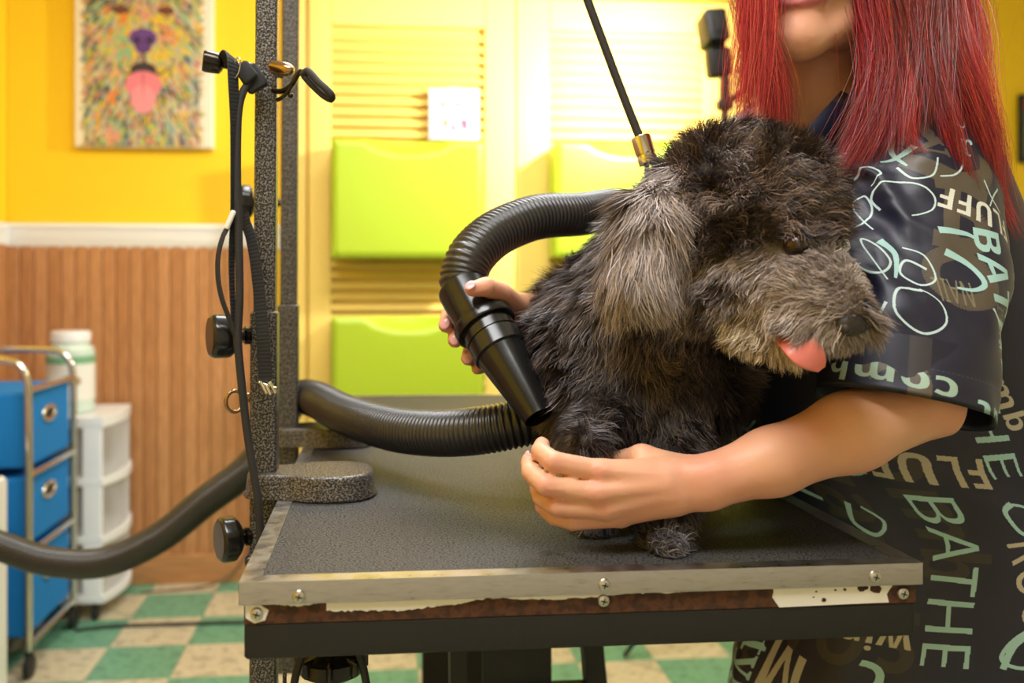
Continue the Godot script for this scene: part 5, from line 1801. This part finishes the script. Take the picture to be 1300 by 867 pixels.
func clothes(t: Node3D) -> void:
	var wrinkle := noise_of(5.0, FastNoiseLite.TYPE_SIMPLEX_SMOOTH, 3, 15)
	# rows: height, x, z, half width, half depth, turn
	var keys := []
	for k in [[1.335, Vector3(0.5518, 1.4437, -1.0707), 0.07, 0.064, 0.5], [1.31, Vector3(0.5553, 1.4452, -1.0755), 0.1, 0.076, 0.5], [1.285, Vector3(0.5617, 1.4468, -1.0799), 0.15, 0.09, 0.5], [1.24, Vector3(0.5767, 1.45, -1.0886), 0.185, 0.108, 0.5], [1.15, Vector3(0.6049, 1.4532, -1.0962), 0.2, 0.128, 0.45], [1.0, Vector3(0.6348, 1.4548, -1.0986), 0.212, 0.138, 0.4], [0.88, Vector3(0.663, 1.4548, -1.0961), 0.21, 0.148, 0.35], [0.80, Vector3(0.7054, 1.4548, -1.0924), 0.19, 0.152, 0.3], [0.72, Vector3(0.7014, 1.4548, -1.0927), 0.2, 0.158, 0.3], [0.6, Vector3(0.6872, 1.4548, -1.094), 0.228, 0.168, 0.28], [0.42, Vector3(0.6832, 1.4548, -1.0943), 0.24, 0.185, 0.28]]:
		keys.append([k[0], k[1].x, k[1].z, k[2], k[3], k[4]])
	var n := 110
	var rows := 90
	var rings := []
	var uvs := []
	for j in rows + 1:
		var y := lerpf(1.335, 0.42, pow(float(j) / rows, 1.15))
		var k := keyed(keys, y)
		var ax := Vector3(cos(k[5]), 0, sin(k[5]))
		var az := Vector3(-sin(k[5]), 0, cos(k[5]))
		var ring := PackedVector3Array()
		var us := []
		for i in n + 1:
			var a := -PI + TAU * i / n          # 0 = facing the camera side
			var ca := sin(a)
			var sa := cos(a)
			var rx: float = signf(ca) * pow(absf(ca), 0.9) * k[3]
			var rz: float = signf(sa) * pow(absf(sa), 0.9) * k[4]
			var p: Vector3 = Vector3(k[1], y, k[2]) + ax * rx + az * rz
			var out := (ax * ca + az * sa).normalized()
			var fold: float = sin(a * 7.0 + y * 9.0 + 3.0 * wrinkle.get_noise_2d(a * 0.15, y * 0.5)) * 0.009 * clampf((1.15 - y) * 1.6, 0.0, 1.0)
			fold += wrinkle.get_noise_3d(p.x * 0.8 + 3.0, p.y * 0.5, p.z * 0.8) * 0.01
			p += out * fold
			var dip := pow(maxf(0.0, cos(a + 0.42)), 7.0) * clampf((y - 1.2) / 0.135, 0.0, 1.0)
			p.y -= dip * 0.1
			p -= out * dip * 0.0
			ring.append(p)
			us.append(Vector2(a / PI * 0.6 / 1.2 + 0.5, (1.36 - y) / 0.96))
		rings.append(ring)
		uvs.append(us)
	var fabric := paint("smock_print", Color(1, 1, 1), 0.5)
	fabric.albedo_texture = ImageTexture.create_from_image(torso_print())
	var sm := Shape.new().loft(rings, false, false, false, uvs)
	sm.face_out(0)
	var smock := part("smock", sm, fabric, t, "dark smock printed with grooming words")
	# left sleeve: wide and loose, ending in a hemmed cuff
	var sleeve_mat := paint("sleeve_print", Color(1, 1, 1), 0.48)
	sleeve_mat.albedo_texture = ImageTexture.create_from_image(sleeve_print())
	var path := spline([Vector3(0.5989, 1.308, -1.0365), Vector3(0.6093, 1.2889, -1.0155), Vector3(0.6131, 1.245, -0.985), Vector3(0.5994, 1.1781, -0.9511), Vector3(0.5703, 1.0985, -0.9135), Vector3(0.543, 1.0248, -0.8808), Vector3(0.5273, 0.9624, -0.8621)], 0.006)
	var sr := [0.052, 0.07, 0.079, 0.083, 0.084, 0.084, 0.085]
	sleeve(smock, path, sr, sleeve_mat, wrinkle, Vector3(1, 0.27, -0.1), 0.0)
	var path2 := spline([Vector3(0.5154, 1.2704, -1.1292), Vector3(0.497, 1.2539, -1.1609), Vector3(0.4848, 1.2075, -1.2322), Vector3(0.4703, 1.1257, -1.3138)], 0.008)
	sleeve(smock, path2, [0.05, 0.066, 0.072, 0.076], sleeve_mat, wrinkle, Vector3(1, 0.5, 0), 1.3)
	# collar: two turned-down bands meeting in a V
	for c in [[[Vector3(0.6064, 1.3584, -1.071), Vector3(0.5651, 1.3363, -1.0294), Vector3(0.5179, 1.3005, -0.9884), Vector3(0.478, 1.2653, -0.9668), Vector3(0.4514, 1.2373, -0.9591)], Vector3(0.75, 0.05, -0.25), 0.034], [[Vector3(0.4978, 1.321, -1.0906), Vector3(0.4704, 1.288, -1.0327), Vector3(0.452, 1.259, -0.9842), Vector3(0.451, 1.236, -0.9622)], Vector3(-0.8, 0.1, -0.3), 0.03]]:
		var line := spline(c[0], 0.006)
		var crs := []
		var cuv := []
		for i in line.size():
			var u := float(i) / (line.size() - 1)
			var w: float = c[2] * (0.75 + 0.45 * u) * (1.0 if u < 0.85 else 1.0 - (u - 0.85) * 2.0)
			var o: Vector3 = c[1].normalized()
			var ring := PackedVector3Array()
			var us := []
			for q in [[0.0, -0.003], [0.0, 0.002], [0.5, 0.006], [1.0, 0.001], [1.0, -0.002], [0.5, 0.002]]:
				ring.append(line[i] + o * (q[0] * w) + Vector3(0, 0.25, 1).normalized() * q[1] + Vector3(0, -0.01, 0) * q[0])
				us.append(Vector2(0.3 + u * 0.12, 0.2 + q[0] * 0.05))
			crs.append(ring)
			cuv.append(us)
		part("collar", Shape.new().loft(crs, true, true, true, cuv), fabric, smock)
	# trousers and shoes
	for x in [[0.61, -1.13], [0.75, -1.05]]:
		var lrings := []
		for j in 24:
			var u := j / 23.0
			var y := lerpf(0.8, 0.06, u)
			var ring := PackedVector3Array()
			for i in 28:
				var a := TAU * i / 28
				var r := lerpf(0.1, 0.07, u) + 0.004 * sin(a * 5.0 + y * 20.0) + 0.004 * wrinkle.get_noise_2d(a * 0.2, y)
				ring.append(Vector3(x[0] + cos(a) * r, y, x[1] + sin(a) * r))
			lrings.append(ring)
		part("trouser_leg", Shape.new().loft(lrings, true, false, false), mats.trousers, t)
		part("shoe", Shape.new().ball(Vector3(x[0] - 0.012, 0.04, x[1] + 0.05), Vector3(0.046, 0.045, 0.13), Basis(Vector3.UP, -0.2)).box(Vector3(x[0] - 0.012, 0.012, x[1] + 0.05), Vector3(0.085, 0.022, 0.25), 0.01, Basis(Vector3.UP, -0.2)), mats.shoe, t)

func sleeve(parent: Node, path: PackedVector3Array, sr: Array, m: Material, wrinkle: FastNoiseLite, cuff_tilt: Vector3, shift: float) -> void:
	var n := 90
	var rings := []
	var uvs := []
	var len := path.size()
	for i in len:
		var u := float(i) / (len - 1)
		var tdir := (path[mini(i + 1, len - 1)] - path[maxi(i - 1, 0)]).normalized()
		# the ring's plane leans from square across the arm at the shoulder to the slope of the cuff
		var ax := Vector3(1, 0, 0.25)
		ax = (ax - tdir * ax.dot(tdir)).normalized().lerp(cuff_tilt.normalized() * Vector3(1, -1, 1), smoothstep(0.5, 1.0, u)).normalized()
		var az := ax.cross(Vector3(0, 1, 0)).normalized().lerp(ax.cross(-tdir).normalized(), 0.7).normalized()
		if az.z < 0.0:
			az = -az
		var ff := u * (sr.size() - 1)
		var k := mini(int(ff), sr.size() - 2)
		var r := lerpf(sr[k], sr[k + 1], ff - k)
		var ring := PackedVector3Array()
		var us := []
		for j in n + 1:
			var a := -PI + TAU * j / n
			var p := path[i] + ax * (sin(a) * r * 1.06) + az * (cos(a) * r * 0.86)
			var out := (ax * sin(a) + az * cos(a)).normalized()
			# soft diagonal pulls from the shoulder and a few bigger folds towards the inner side
			var w1 := sin(a * 2.0 + u * 9.0 + 2.5 * wrinkle.get_noise_2d(a * 0.1 + shift, u * 0.4))
			var inner := clampf(-sin(a) * 0.9 + 0.25, 0.0, 1.0)
			p += out * (w1 * 0.005 + inner * (1.0 - absf(sin(u * 11.0 - a * 2.6 + 1.5 * wrinkle.get_noise_2d(a * 0.2, u)))) * 0.016 * smoothstep(0.05, 0.3, u) * (1.0 - smoothstep(0.7, 0.95, u)) + wrinkle.get_noise_3d(p.x + shift, p.y, p.z) * 0.007)
			if u > 0.93:
				p += out * 0.0018
			ring.append(p)
			us.append(Vector2(clampf(a / PI * 0.5 + 0.5, 0.0, 1.0), u))
		rings.append(ring)
		uvs.append(us)
	# fold the hem inwards
	for e in [[0.955, 0.006], [0.94, 0.03], [0.93, 0.06]]:
		var ring := PackedVector3Array()
		var us := []
		var c := path[len - 1]
		for j in n + 1:
			ring.append(c + (rings[len - 1][j] - c) * e[0] - (path[len - 1] - path[len - 2]).normalized() * e[1])
			us.append(uvs[len - 1][j])
		rings.append(ring)
		uvs.append(us)
	part("sleeve", Shape.new().loft(rings, false, false, false, uvs), m, parent)

# the cloth's print: words and curls in pale blue, cream and brown on navy
const BG := Color(0.125, 0.125, 0.195)
const TEAL := Color(0.66, 0.82, 0.80)
const CREAM := Color(0.76, 0.72, 0.62)
const BROWN := Color(0.35, 0.31, 0.26)

func sleeve_print() -> Image:
	var im := Image.create(1240, 1000, false, Image.FORMAT_RGB8)
	im.fill(BG)
	# coordinates: 2.3 pixels a millimetre, the middle of the outer side at x = 620
	var q := func(x: float, y: float) -> Vector2: return Vector2(620.0 + (x - 1155.0) * 2.1, 315.0 + (y - 200.0) * (2.14 if y > 200.0 else 3.0))
	# large brown letters and camouflage-like shapes
	draw_stroke(im, curl([q.call(1118, 215), q.call(1150, 232), q.call(1185, 236), q.call(1218, 222), q.call(1226, 196)], 12), 46, 60, BROWN)
	draw_stroke(im, curl([q.call(1112, 190), q.call(1135, 172), q.call(1150, 190)], 8), 40, 24, BROWN)
	draw_stroke(im, curl([q.call(1150, 246), q.call(1185, 242), q.call(1220, 250)], 8), 44, 44, BROWN)
	draw_stroke(im, curl([q.call(1172, 250), q.call(1170, 330)], 8), 40, 40, BROWN)
	draw_stroke(im, curl([q.call(1150, 326), q.call(1180, 328), q.call(1206, 316), q.call(1206, 286), q.call(1180, 276)], 12), 44, 44, BROWN)
	draw_stroke(im, curl([q.call(1180, 336), q.call(1150, 354), q.call(1146, 384), q.call(1172, 402), q.call(1204, 388), q.call(1206, 356), q.call(1182, 336)], 12), 40, 40, BROWN)
	draw_stroke(im, curl([q.call(1060, 500), q.call(1080, 484), q.call(1112, 492), q.call(1112, 530)], 10), 46, 46, BROWN)
	draw_word(im, "SPA", q.call(1236, 420), 90, 1.1, 96, BROWN, "Droid Sans", 700)
	draw_word(im, "TRIM", q.call(1290, 140), 120, 1.0, 80, BROWN, "Droid Sans", 700)
	draw_word(im, "CLIP", q.call(960, 160), 130, 1.0, 90, BROWN, "Droid Sans", 700)
	draw_word(im, "dry", q.call(1090, 150), 90, 1.0, 70, BROWN, "Droid Serif", 700)
	# bold words
	draw_word(im, "FLUFF", q.call(1268, 262), 66, 0.92, 186, Color(0.86, 0.86, 0.8), "Droid Sans", 700)
	draw_word(im, "BATHE", q.call(1196, 298), 76, 1.22, 82, TEAL, "Droid Sans", 700)
	draw_word(im, "LUV", q.call(1188, 138), 62, 1.0, 52, Color(0.8, 0.87, 0.85), "Droid Sans", 700)
	draw_word(im, "comb", q.call(1150, 492), 60, 1.3, 186, Color(0.62, 0.72, 0.64), "Droid Sans", 700)
	draw_word(im, "out", q.call(1258, 512), 66, 1.3, 184, TEAL, "Droid Sans", 700)
	draw_word(im, "style", q.call(1262, 330), 40, 1.1, 84, CREAM, "Droid Sans", 700)
	draw_word(im, "NAIL", q.call(1184, 376), 62, 0.5, 176, Color(0.5, 0.46, 0.36), "Droid Sans", 400)
	draw_word(im, "rinse", q.call(1212, 392), 44, 0.9, 88, Color(0.4, 0.36, 0.3), "Droid Serif", 400)
	for w in [["BATHE", 985, 150, 92, TEAL], ["comb", 1035, 300, 90, CREAM], ["SOAP", 940, 250, 88, TEAL], ["FLUFF", 1340, 200, 92, CREAM], ["BATHE", 1385, 180, 90, TEAL]]:
		draw_word(im, w[0], q.call(w[1], w[2]), 84, 1.1, w[3], w[4], "Droid Sans", 700)
	# thin script loops
	var thin := [[[1096, 292], [1086, 276], [1100, 256], [1128, 254], [1150, 268], [1150, 288], [1130, 302]], [[1130, 400], [1106, 404], [1100, 432], [1124, 448], [1148, 434], [1146, 410], [1128, 398]], [[1062, 318], [1076, 312], [1086, 290], [1078, 270], [1066, 280], [1072, 300], [1090, 322]], [[1180, 190], [1184, 214], [1172, 232], [1156, 238]], [[1112, 228], [1128, 246], [1148, 238], [1152, 214]], [[1140, 370], [1120, 362], [1112, 380], [1130, 392], [1148, 380], [1140, 352], [1118, 344]], [[1060, 352], [1074, 378], [1092, 384], [1104, 366], [1092, 344], [1078, 340], [1098, 392]], [[1200, 140], [1206, 156], [1196, 170], [1180, 166]], [[1216, 226], [1232, 246], [1252, 256]], [[1250, 226], [1236, 240], [1224, 258]], [[1092, 420], [1080, 446], [1096, 468], [1120, 470]], [[1206, 400], [1226, 430], [1232, 470]], [[1066, 240], [1084, 226], [1098, 240], [1086, 256]]]
	for c in thin:
		var pts := []
		for p in c:
			pts.append(q.call(p[0], p[1]))
		draw_stroke(im, curl(pts, 14), 7, 4, Color(0.78, 0.86, 0.84))
	for c in [[[1112, 170], [1106, 200], [1122, 226]], [[1130, 196], [1112, 212], [1096, 218]], [[1096, 338], [1110, 356], [1106, 388]], [[1156, 316], [1186, 310], [1202, 312]], [[1162, 342], [1190, 352], [1200, 372], [1188, 384], [1170, 386]]]:
		var pts := []
		for p in c:
			pts.append(q.call(p[0], p[1]))
		draw_stroke(im, curl(pts, 14), 20, 6, TEAL)
	draw_word(im, "r", q.call(1182, 200), 70, 0.9, 0, TEAL, "Droid Serif", 700)
	# hem stitching
	for x in range(0, 1240, 10):
		im.fill_rect(Rect2i(x, 925, 6, 2), Color(0.3, 0.27, 0.24))
	return im

func torso_print() -> Image:
	var im := Image.create(2000, 1600, false, Image.FORMAT_RGB8)
	im.fill(BG)
	# about 1.66 pixels a millimetre; x runs round the body, y down from the neck
	var q := func(x: float, y: float) -> Vector2: return Vector2(1000.0 + (x - 1185.0) * 1.6, 450.0 + (y - 360.0) * 1.467)
	var r := RandomNumberGenerator.new()
	r.seed = 12
	# the repeating cloth: words down the cloth at either side of the front
	var list := ["BATHE", "comb", "FLUFF", "SOAP", "style", "brush", "CLIP", "dry", "TRIM", "wash"]
	for k in 22:
		draw_word(im, list[k % 10], Vector2(r.randf_range(0, 2000), r.randf_range(-100, 1500)), r.randf_range(90, 150), 0.9, [90.0, 90.0, 84.0, 180.0, 96.0][k % 5], Color(0.235, 0.21, 0.19), "Droid Sans", 700)
	for x in [60, 230, 420, 560, 1480, 1620, 1790, 1930]:
		var y := r.randf_range(-160, 0)
		while y < 1600:
			var w: String = list[r.randi() % 10]
			var h := r.randf_range(50, 96)
			draw_word(im, w, Vector2(x, y), h, 1.05, 90, [TEAL, CREAM, TEAL][r.randi() % 3], ["Droid Sans", "Droid Serif"][r.randi() % 2], 700)
			y += h * w.length() * 0.82 + 60
	# words that show beside and below the arm
	draw_word(im, "BATHE", q.call(1150, 632), 66, 1.22, 91, TEAL, "Droid Sans", 400)
	draw_word(im, "BATHE", q.call(1222, 378), 58, 1.5, 84, TEAL, "Droid Sans", 400)
	draw_word(im, "FLUFF", q.call(1240, 584), 56, 0.95, 186, CREAM, "Droid Sans", 700)
	draw_word(im, "comb", q.call(1252, 436), 40, 1.2, 76, CREAM, "Droid Sans", 700)
	draw_word(im, "win", q.call(1138, 806), 46, 1.1, 182, CREAM, "Droid Sans", 700)
	draw_word(im, "BATH", q.call(980, 478), 44, 1.0, 100, TEAL, "Droid Serif", 400)
	draw_word(im, "ROOM", q.call(1216, 690), 80, 0.75, 80, CREAM, "Droid Sans", 400)
	draw_word(im, "M", q.call(1030, 868), 110, 0.9, 190, CREAM, "Droid Sans", 700)
	draw_word(im, "C", q.call(1122, 860), 70, 1.0, 200, TEAL, "Droid Sans", 700)
	for c in [[[1216, 846], [1226, 812], [1252, 788], [1272, 796], [1262, 824], [1232, 842], [1214, 832], [1230, 800], [1268, 770], [1290, 730]], [[1246, 640], [1232, 650], [1238, 676], [1262, 668], [1262, 646], [1240, 640]], [[1040, 560], [1030, 590], [1052, 612], [1078, 596], [1072, 568]], [[975, 520], [966, 548], [986, 566], [1010, 552]], [[1080, 650], [1070, 676], [1090, 690], [1106, 672], [1092, 654]], [[1140, 580], [1126, 606], [1110, 612]]]:
		var pts := []
		for p in c:
			pts.append(q.call(p[0], p[1]))
		draw_stroke(im, curl(pts, 14), 10, 5, TEAL)
	draw_stroke(im, curl([q.call(930, 600), q.call(990, 622), q.call(1050, 650)], 10), 26, 8, TEAL)
	draw_stroke(im, curl([q.call(1040, 440), q.call(1062, 452), q.call(1090, 446)], 10), 30, 12, TEAL)
	draw_stroke(im, curl([q.call(1000, 172), q.call(1040, 150), q.call(1060, 142)], 10), 24, 8, TEAL)
	return im

func hair(t: Node3D, hb: Transform3D) -> void:
	rng.seed = 31
	var st := Strands.new()
	# sRGB colours of single hairs: dyed red, some brown and orange
	var reds := [[176, 34, 44], [150, 24, 36], [198, 58, 48], [112, 22, 28], [206, 84, 56], [90, 24, 24], [186, 40, 62]]
	var browns := [[96, 30, 26], [120, 44, 30], [150, 36, 36], [72, 24, 22], [176, 70, 44]]
	var bright := [[206, 52, 62], [190, 36, 50], [222, 84, 74], [168, 30, 44], [214, 110, 84]]
	var crown := hb * Vector3(0.015, 0.135, -0.02)
	# each lock: points from the root, spread at root, middle and end, strands, colours
	var locks := [
		[[crown, Vector3(0.4238, 1.5746, -0.9666), Vector3(0.4088, 1.4805, -0.9528), Vector3(0.405, 1.4008, -0.9481), Vector3(0.4085, 1.3318, -0.9478), Vector3(0.4119, 1.2497, -0.9475)], 0.014, 0.013, 0.02, 620, bright],
		[[crown, Vector3(0.4287, 1.5546, -0.9611), Vector3(0.4157, 1.4545, -0.9522), Vector3(0.4175, 1.3764, -0.9521), Vector3(0.4261, 1.307, -0.9513), Vector3(0.4278, 1.2419, -0.9512)], 0.014, 0.01, 0.014, 460, reds],
		[[crown, Vector3(0.4383, 1.58, -0.9954), Vector3(0.4262, 1.4748, -1.0065), Vector3(0.4413, 1.3675, -1.0152), Vector3(0.4576, 1.2926, -1.0088), Vector3(0.46, 1.2352, -0.9935)], 0.012, 0.014, 0.016, 420, browns],
		[[crown, Vector3(0.5283, 1.5746, -0.9574), Vector3(0.5431, 1.4845, -0.951), Vector3(0.5464, 1.404, -0.9457), Vector3(0.5454, 1.333, -0.9408), Vector3(0.5279, 1.2704, -0.9323), Vector3(0.4971, 1.2005, -0.925)], 0.014, 0.016, 0.018, 700, reds],
		[[crown, Vector3(0.5414, 1.5746, -0.9562), Vector3(0.5447, 1.4825, -0.9459), Vector3(0.5534, 1.3953, -0.9451), Vector3(0.5495, 1.3231, -0.9354), Vector3(0.532, 1.2609, -0.9269), Vector3(0.514, 1.2048, -0.9235)], 0.014, 0.016, 0.02, 700, browns],
		[[crown, Vector3(0.5601, 1.5794, -0.9646), Vector3(0.5765, 1.4777, -0.9531), Vector3(0.5824, 1.3881, -0.9476), Vector3(0.5667, 1.3145, -0.9339), Vector3(0.5462, 1.26, -0.9207), Vector3(0.5322, 1.2204, -0.9119)], 0.016, 0.018, 0.022, 640, reds],
		[[crown, Vector3(0.5905, 1.5848, -0.992), Vector3(0.6104, 1.4854, -0.9702), Vector3(0.6134, 1.3984, -0.9499), Vector3(0.6068, 1.3243, -0.9354), Vector3(0.5916, 1.278, -0.9217), Vector3(0.5788, 1.2507, -0.9128)], 0.016, 0.02, 0.022, 560, browns],
		[[crown, Vector3(0.6065, 1.5943, -1.0107), Vector3(0.6407, 1.4932, -0.9876), Vector3(0.6463, 1.4045, -0.9671), Vector3(0.6362, 1.3367, -0.9479), Vector3(0.6422, 1.2809, -0.9323), Vector3(0.6613, 1.2281, -0.9256), Vector3(0.6785, 1.1681, -0.9291)], 0.016, 0.02, 0.012, 640, reds],
		[[crown, Vector3(0.6227, 1.5848, -1.0294), Vector3(0.6623, 1.4822, -1.0058), Vector3(0.6708, 1.4015, -0.985), Vector3(0.6633, 1.3326, -0.9656), Vector3(0.6713, 1.2662, -0.9448), Vector3(0.6871, 1.2045, -0.9434), Vector3(0.7153, 1.1345, -0.9509)], 0.016, 0.018, 0.01, 520, bright],
		[[crown, Vector3(0.6245, 1.5843, -1.0493), Vector3(0.6763, 1.4741, -1.0347), Vector3(0.6939, 1.3917, -1.0131), Vector3(0.6901, 1.3305, -0.9933), Vector3(0.6909, 1.3007, -0.9832)], 0.018, 0.022, 0.012, 420, browns],
		[[crown, Vector3(0.5572, 1.5746, -0.9548), Vector3(0.5575, 1.4371, -0.9397), Vector3(0.5604, 1.3477, -0.9294), Vector3(0.5577, 1.2845, -0.9146), Vector3(0.5505, 1.2561, -0.9072), Vector3(0.5614, 1.2299, -0.8992), Vector3(0.5987, 1.2149, -0.896)], 0.004, 0.003, 0.002, 60, bright],
		[[crown, Vector3(0.6029, 1.5528, -0.9809), Vector3(0.6116, 1.4072, -0.95), Vector3(0.5984, 1.3037, -0.9211), Vector3(0.6027, 1.2323, -0.9006), Vector3(0.6244, 1.1821, -0.8987), Vector3(0.6597, 1.1512, -0.9107)], 0.008, 0.008, 0.006, 150, reds],
		[[crown, Vector3(0.6026, 1.6828, -1.1114), Vector3(0.6339, 1.5723, -1.1388), Vector3(0.6497, 1.4706, -1.1475), Vector3(0.6657, 1.3672, -1.1561), Vector3(0.7155, 1.2479, -1.222)], 0.04, 0.05, 0.05, 520, browns],
		[[crown, Vector3(0.5364, 1.6828, -1.1173), Vector3(0.5308, 1.5642, -1.1278), Vector3(0.5353, 1.4643, -1.1374), Vector3(0.5503, 1.3731, -1.1462), Vector3(0.5749, 1.305, -1.1741)], 0.03, 0.035, 0.03, 420, browns],
		[[crown, Vector3(0.6261, 1.6426, -1.0692), Vector3(0.6673, 1.552, -1.0857), Vector3(0.6933, 1.4548, -1.0934), Vector3(0.7034, 1.3737, -1.0925), Vector3(0.7259, 1.2756, -1.1106)], 0.03, 0.04, 0.03, 480, reds],
	]
	for l in locks:
		var guide := spline(l[0], 0.02)
		var n := guide.size()
		var sway := rng.randf() * TAU
		for i in n:
			guide[i] += Vector3(sin(i * 0.42 + sway), 0, cos(i * 0.36 + sway)) * 0.006 * smoothstep(0.2, 0.6, float(i) / n)
		for k in l[4] * 2:
			var a := Vector3(rng.randfn(), rng.randfn() * 0.6, rng.randfn()) * 0.55
			var stray := 1.0 if rng.randf() > 0.04 else 1.7
			var cut := rng.randf_range(0.86, 1.0)
			var ph := rng.randf() * TAU
			var wv := rng.randf_range(6.0, 14.0)
			var pts := PackedVector3Array()
			var m := mini(n, 16)
			for i in m:
				var u := cut * i / (m - 1)
				var at := u * (n - 1)
				var j := mini(int(at), n - 2)
				var p := guide[j].lerp(guide[j + 1], at - j)
				var w: float = lerpf(l[1], l[2], u * 2.0) if u < 0.5 else lerpf(l[2], l[3], u * 2.0 - 1.0)
				p += a * w * stray + Vector3(sin(u * wv + ph), 0, cos(u * wv * 0.8 + ph)) * (0.0012 + 0.0035 * u)
				pts.append(p)
			var c: Array = l[5][rng.randi() % l[5].size()]
			var g := rng.randf_range(0.85, 1.12)
			st.add(pts, Vector3(rng.randf_range(0.5, 1.0), rng.randf_range(-0.2, 0.2), rng.randf_range(-0.6, 0.6)).normalized(), rng.randf_range(0.0002, 0.0004), lin(c[0] * g, c[1] * g, c[2] * g))
	# short cover of the crown down the sides of the head
	for k in 1500:
		var a := rng.randf_range(0, TAU)
		var pts := PackedVector3Array()
		var face_side := cos(a)          # 1 towards the face
		var down := rng.randf_range(0.75, 1.0) * (1.35 if face_side < 0.25 else 0.55)
		for i in 12:
			var th := 0.1 + down * 1.35 * i / 11.0
			var r := Vector3(sin(a) * sin(th) * 0.092, cos(th) * 0.092, face_side * sin(th) * 0.1)
			pts.append(hb * (Vector3(0, 0.046, -0.02) + r + Vector3(rng.randfn(), rng.randfn(), rng.randfn()) * 0.001))
		var c: Array = reds[rng.randi() % reds.size()]
		st.add(pts, Vector3(rng.randfn(), rng.randfn(), rng.randfn()).normalized(), 0.0012, lin(c[0], c[1], c[2]))
	var o := MeshInstance3D.new()
	o.name = "hair"
	o.mesh = st.mesh()
	o.material_override = mats.hair
	o.set_meta("kind", "stuff")
	o.set_meta("label", "long dyed red hair")
	t.add_child(o)
	print("hair ", st.ix.size() / 3)
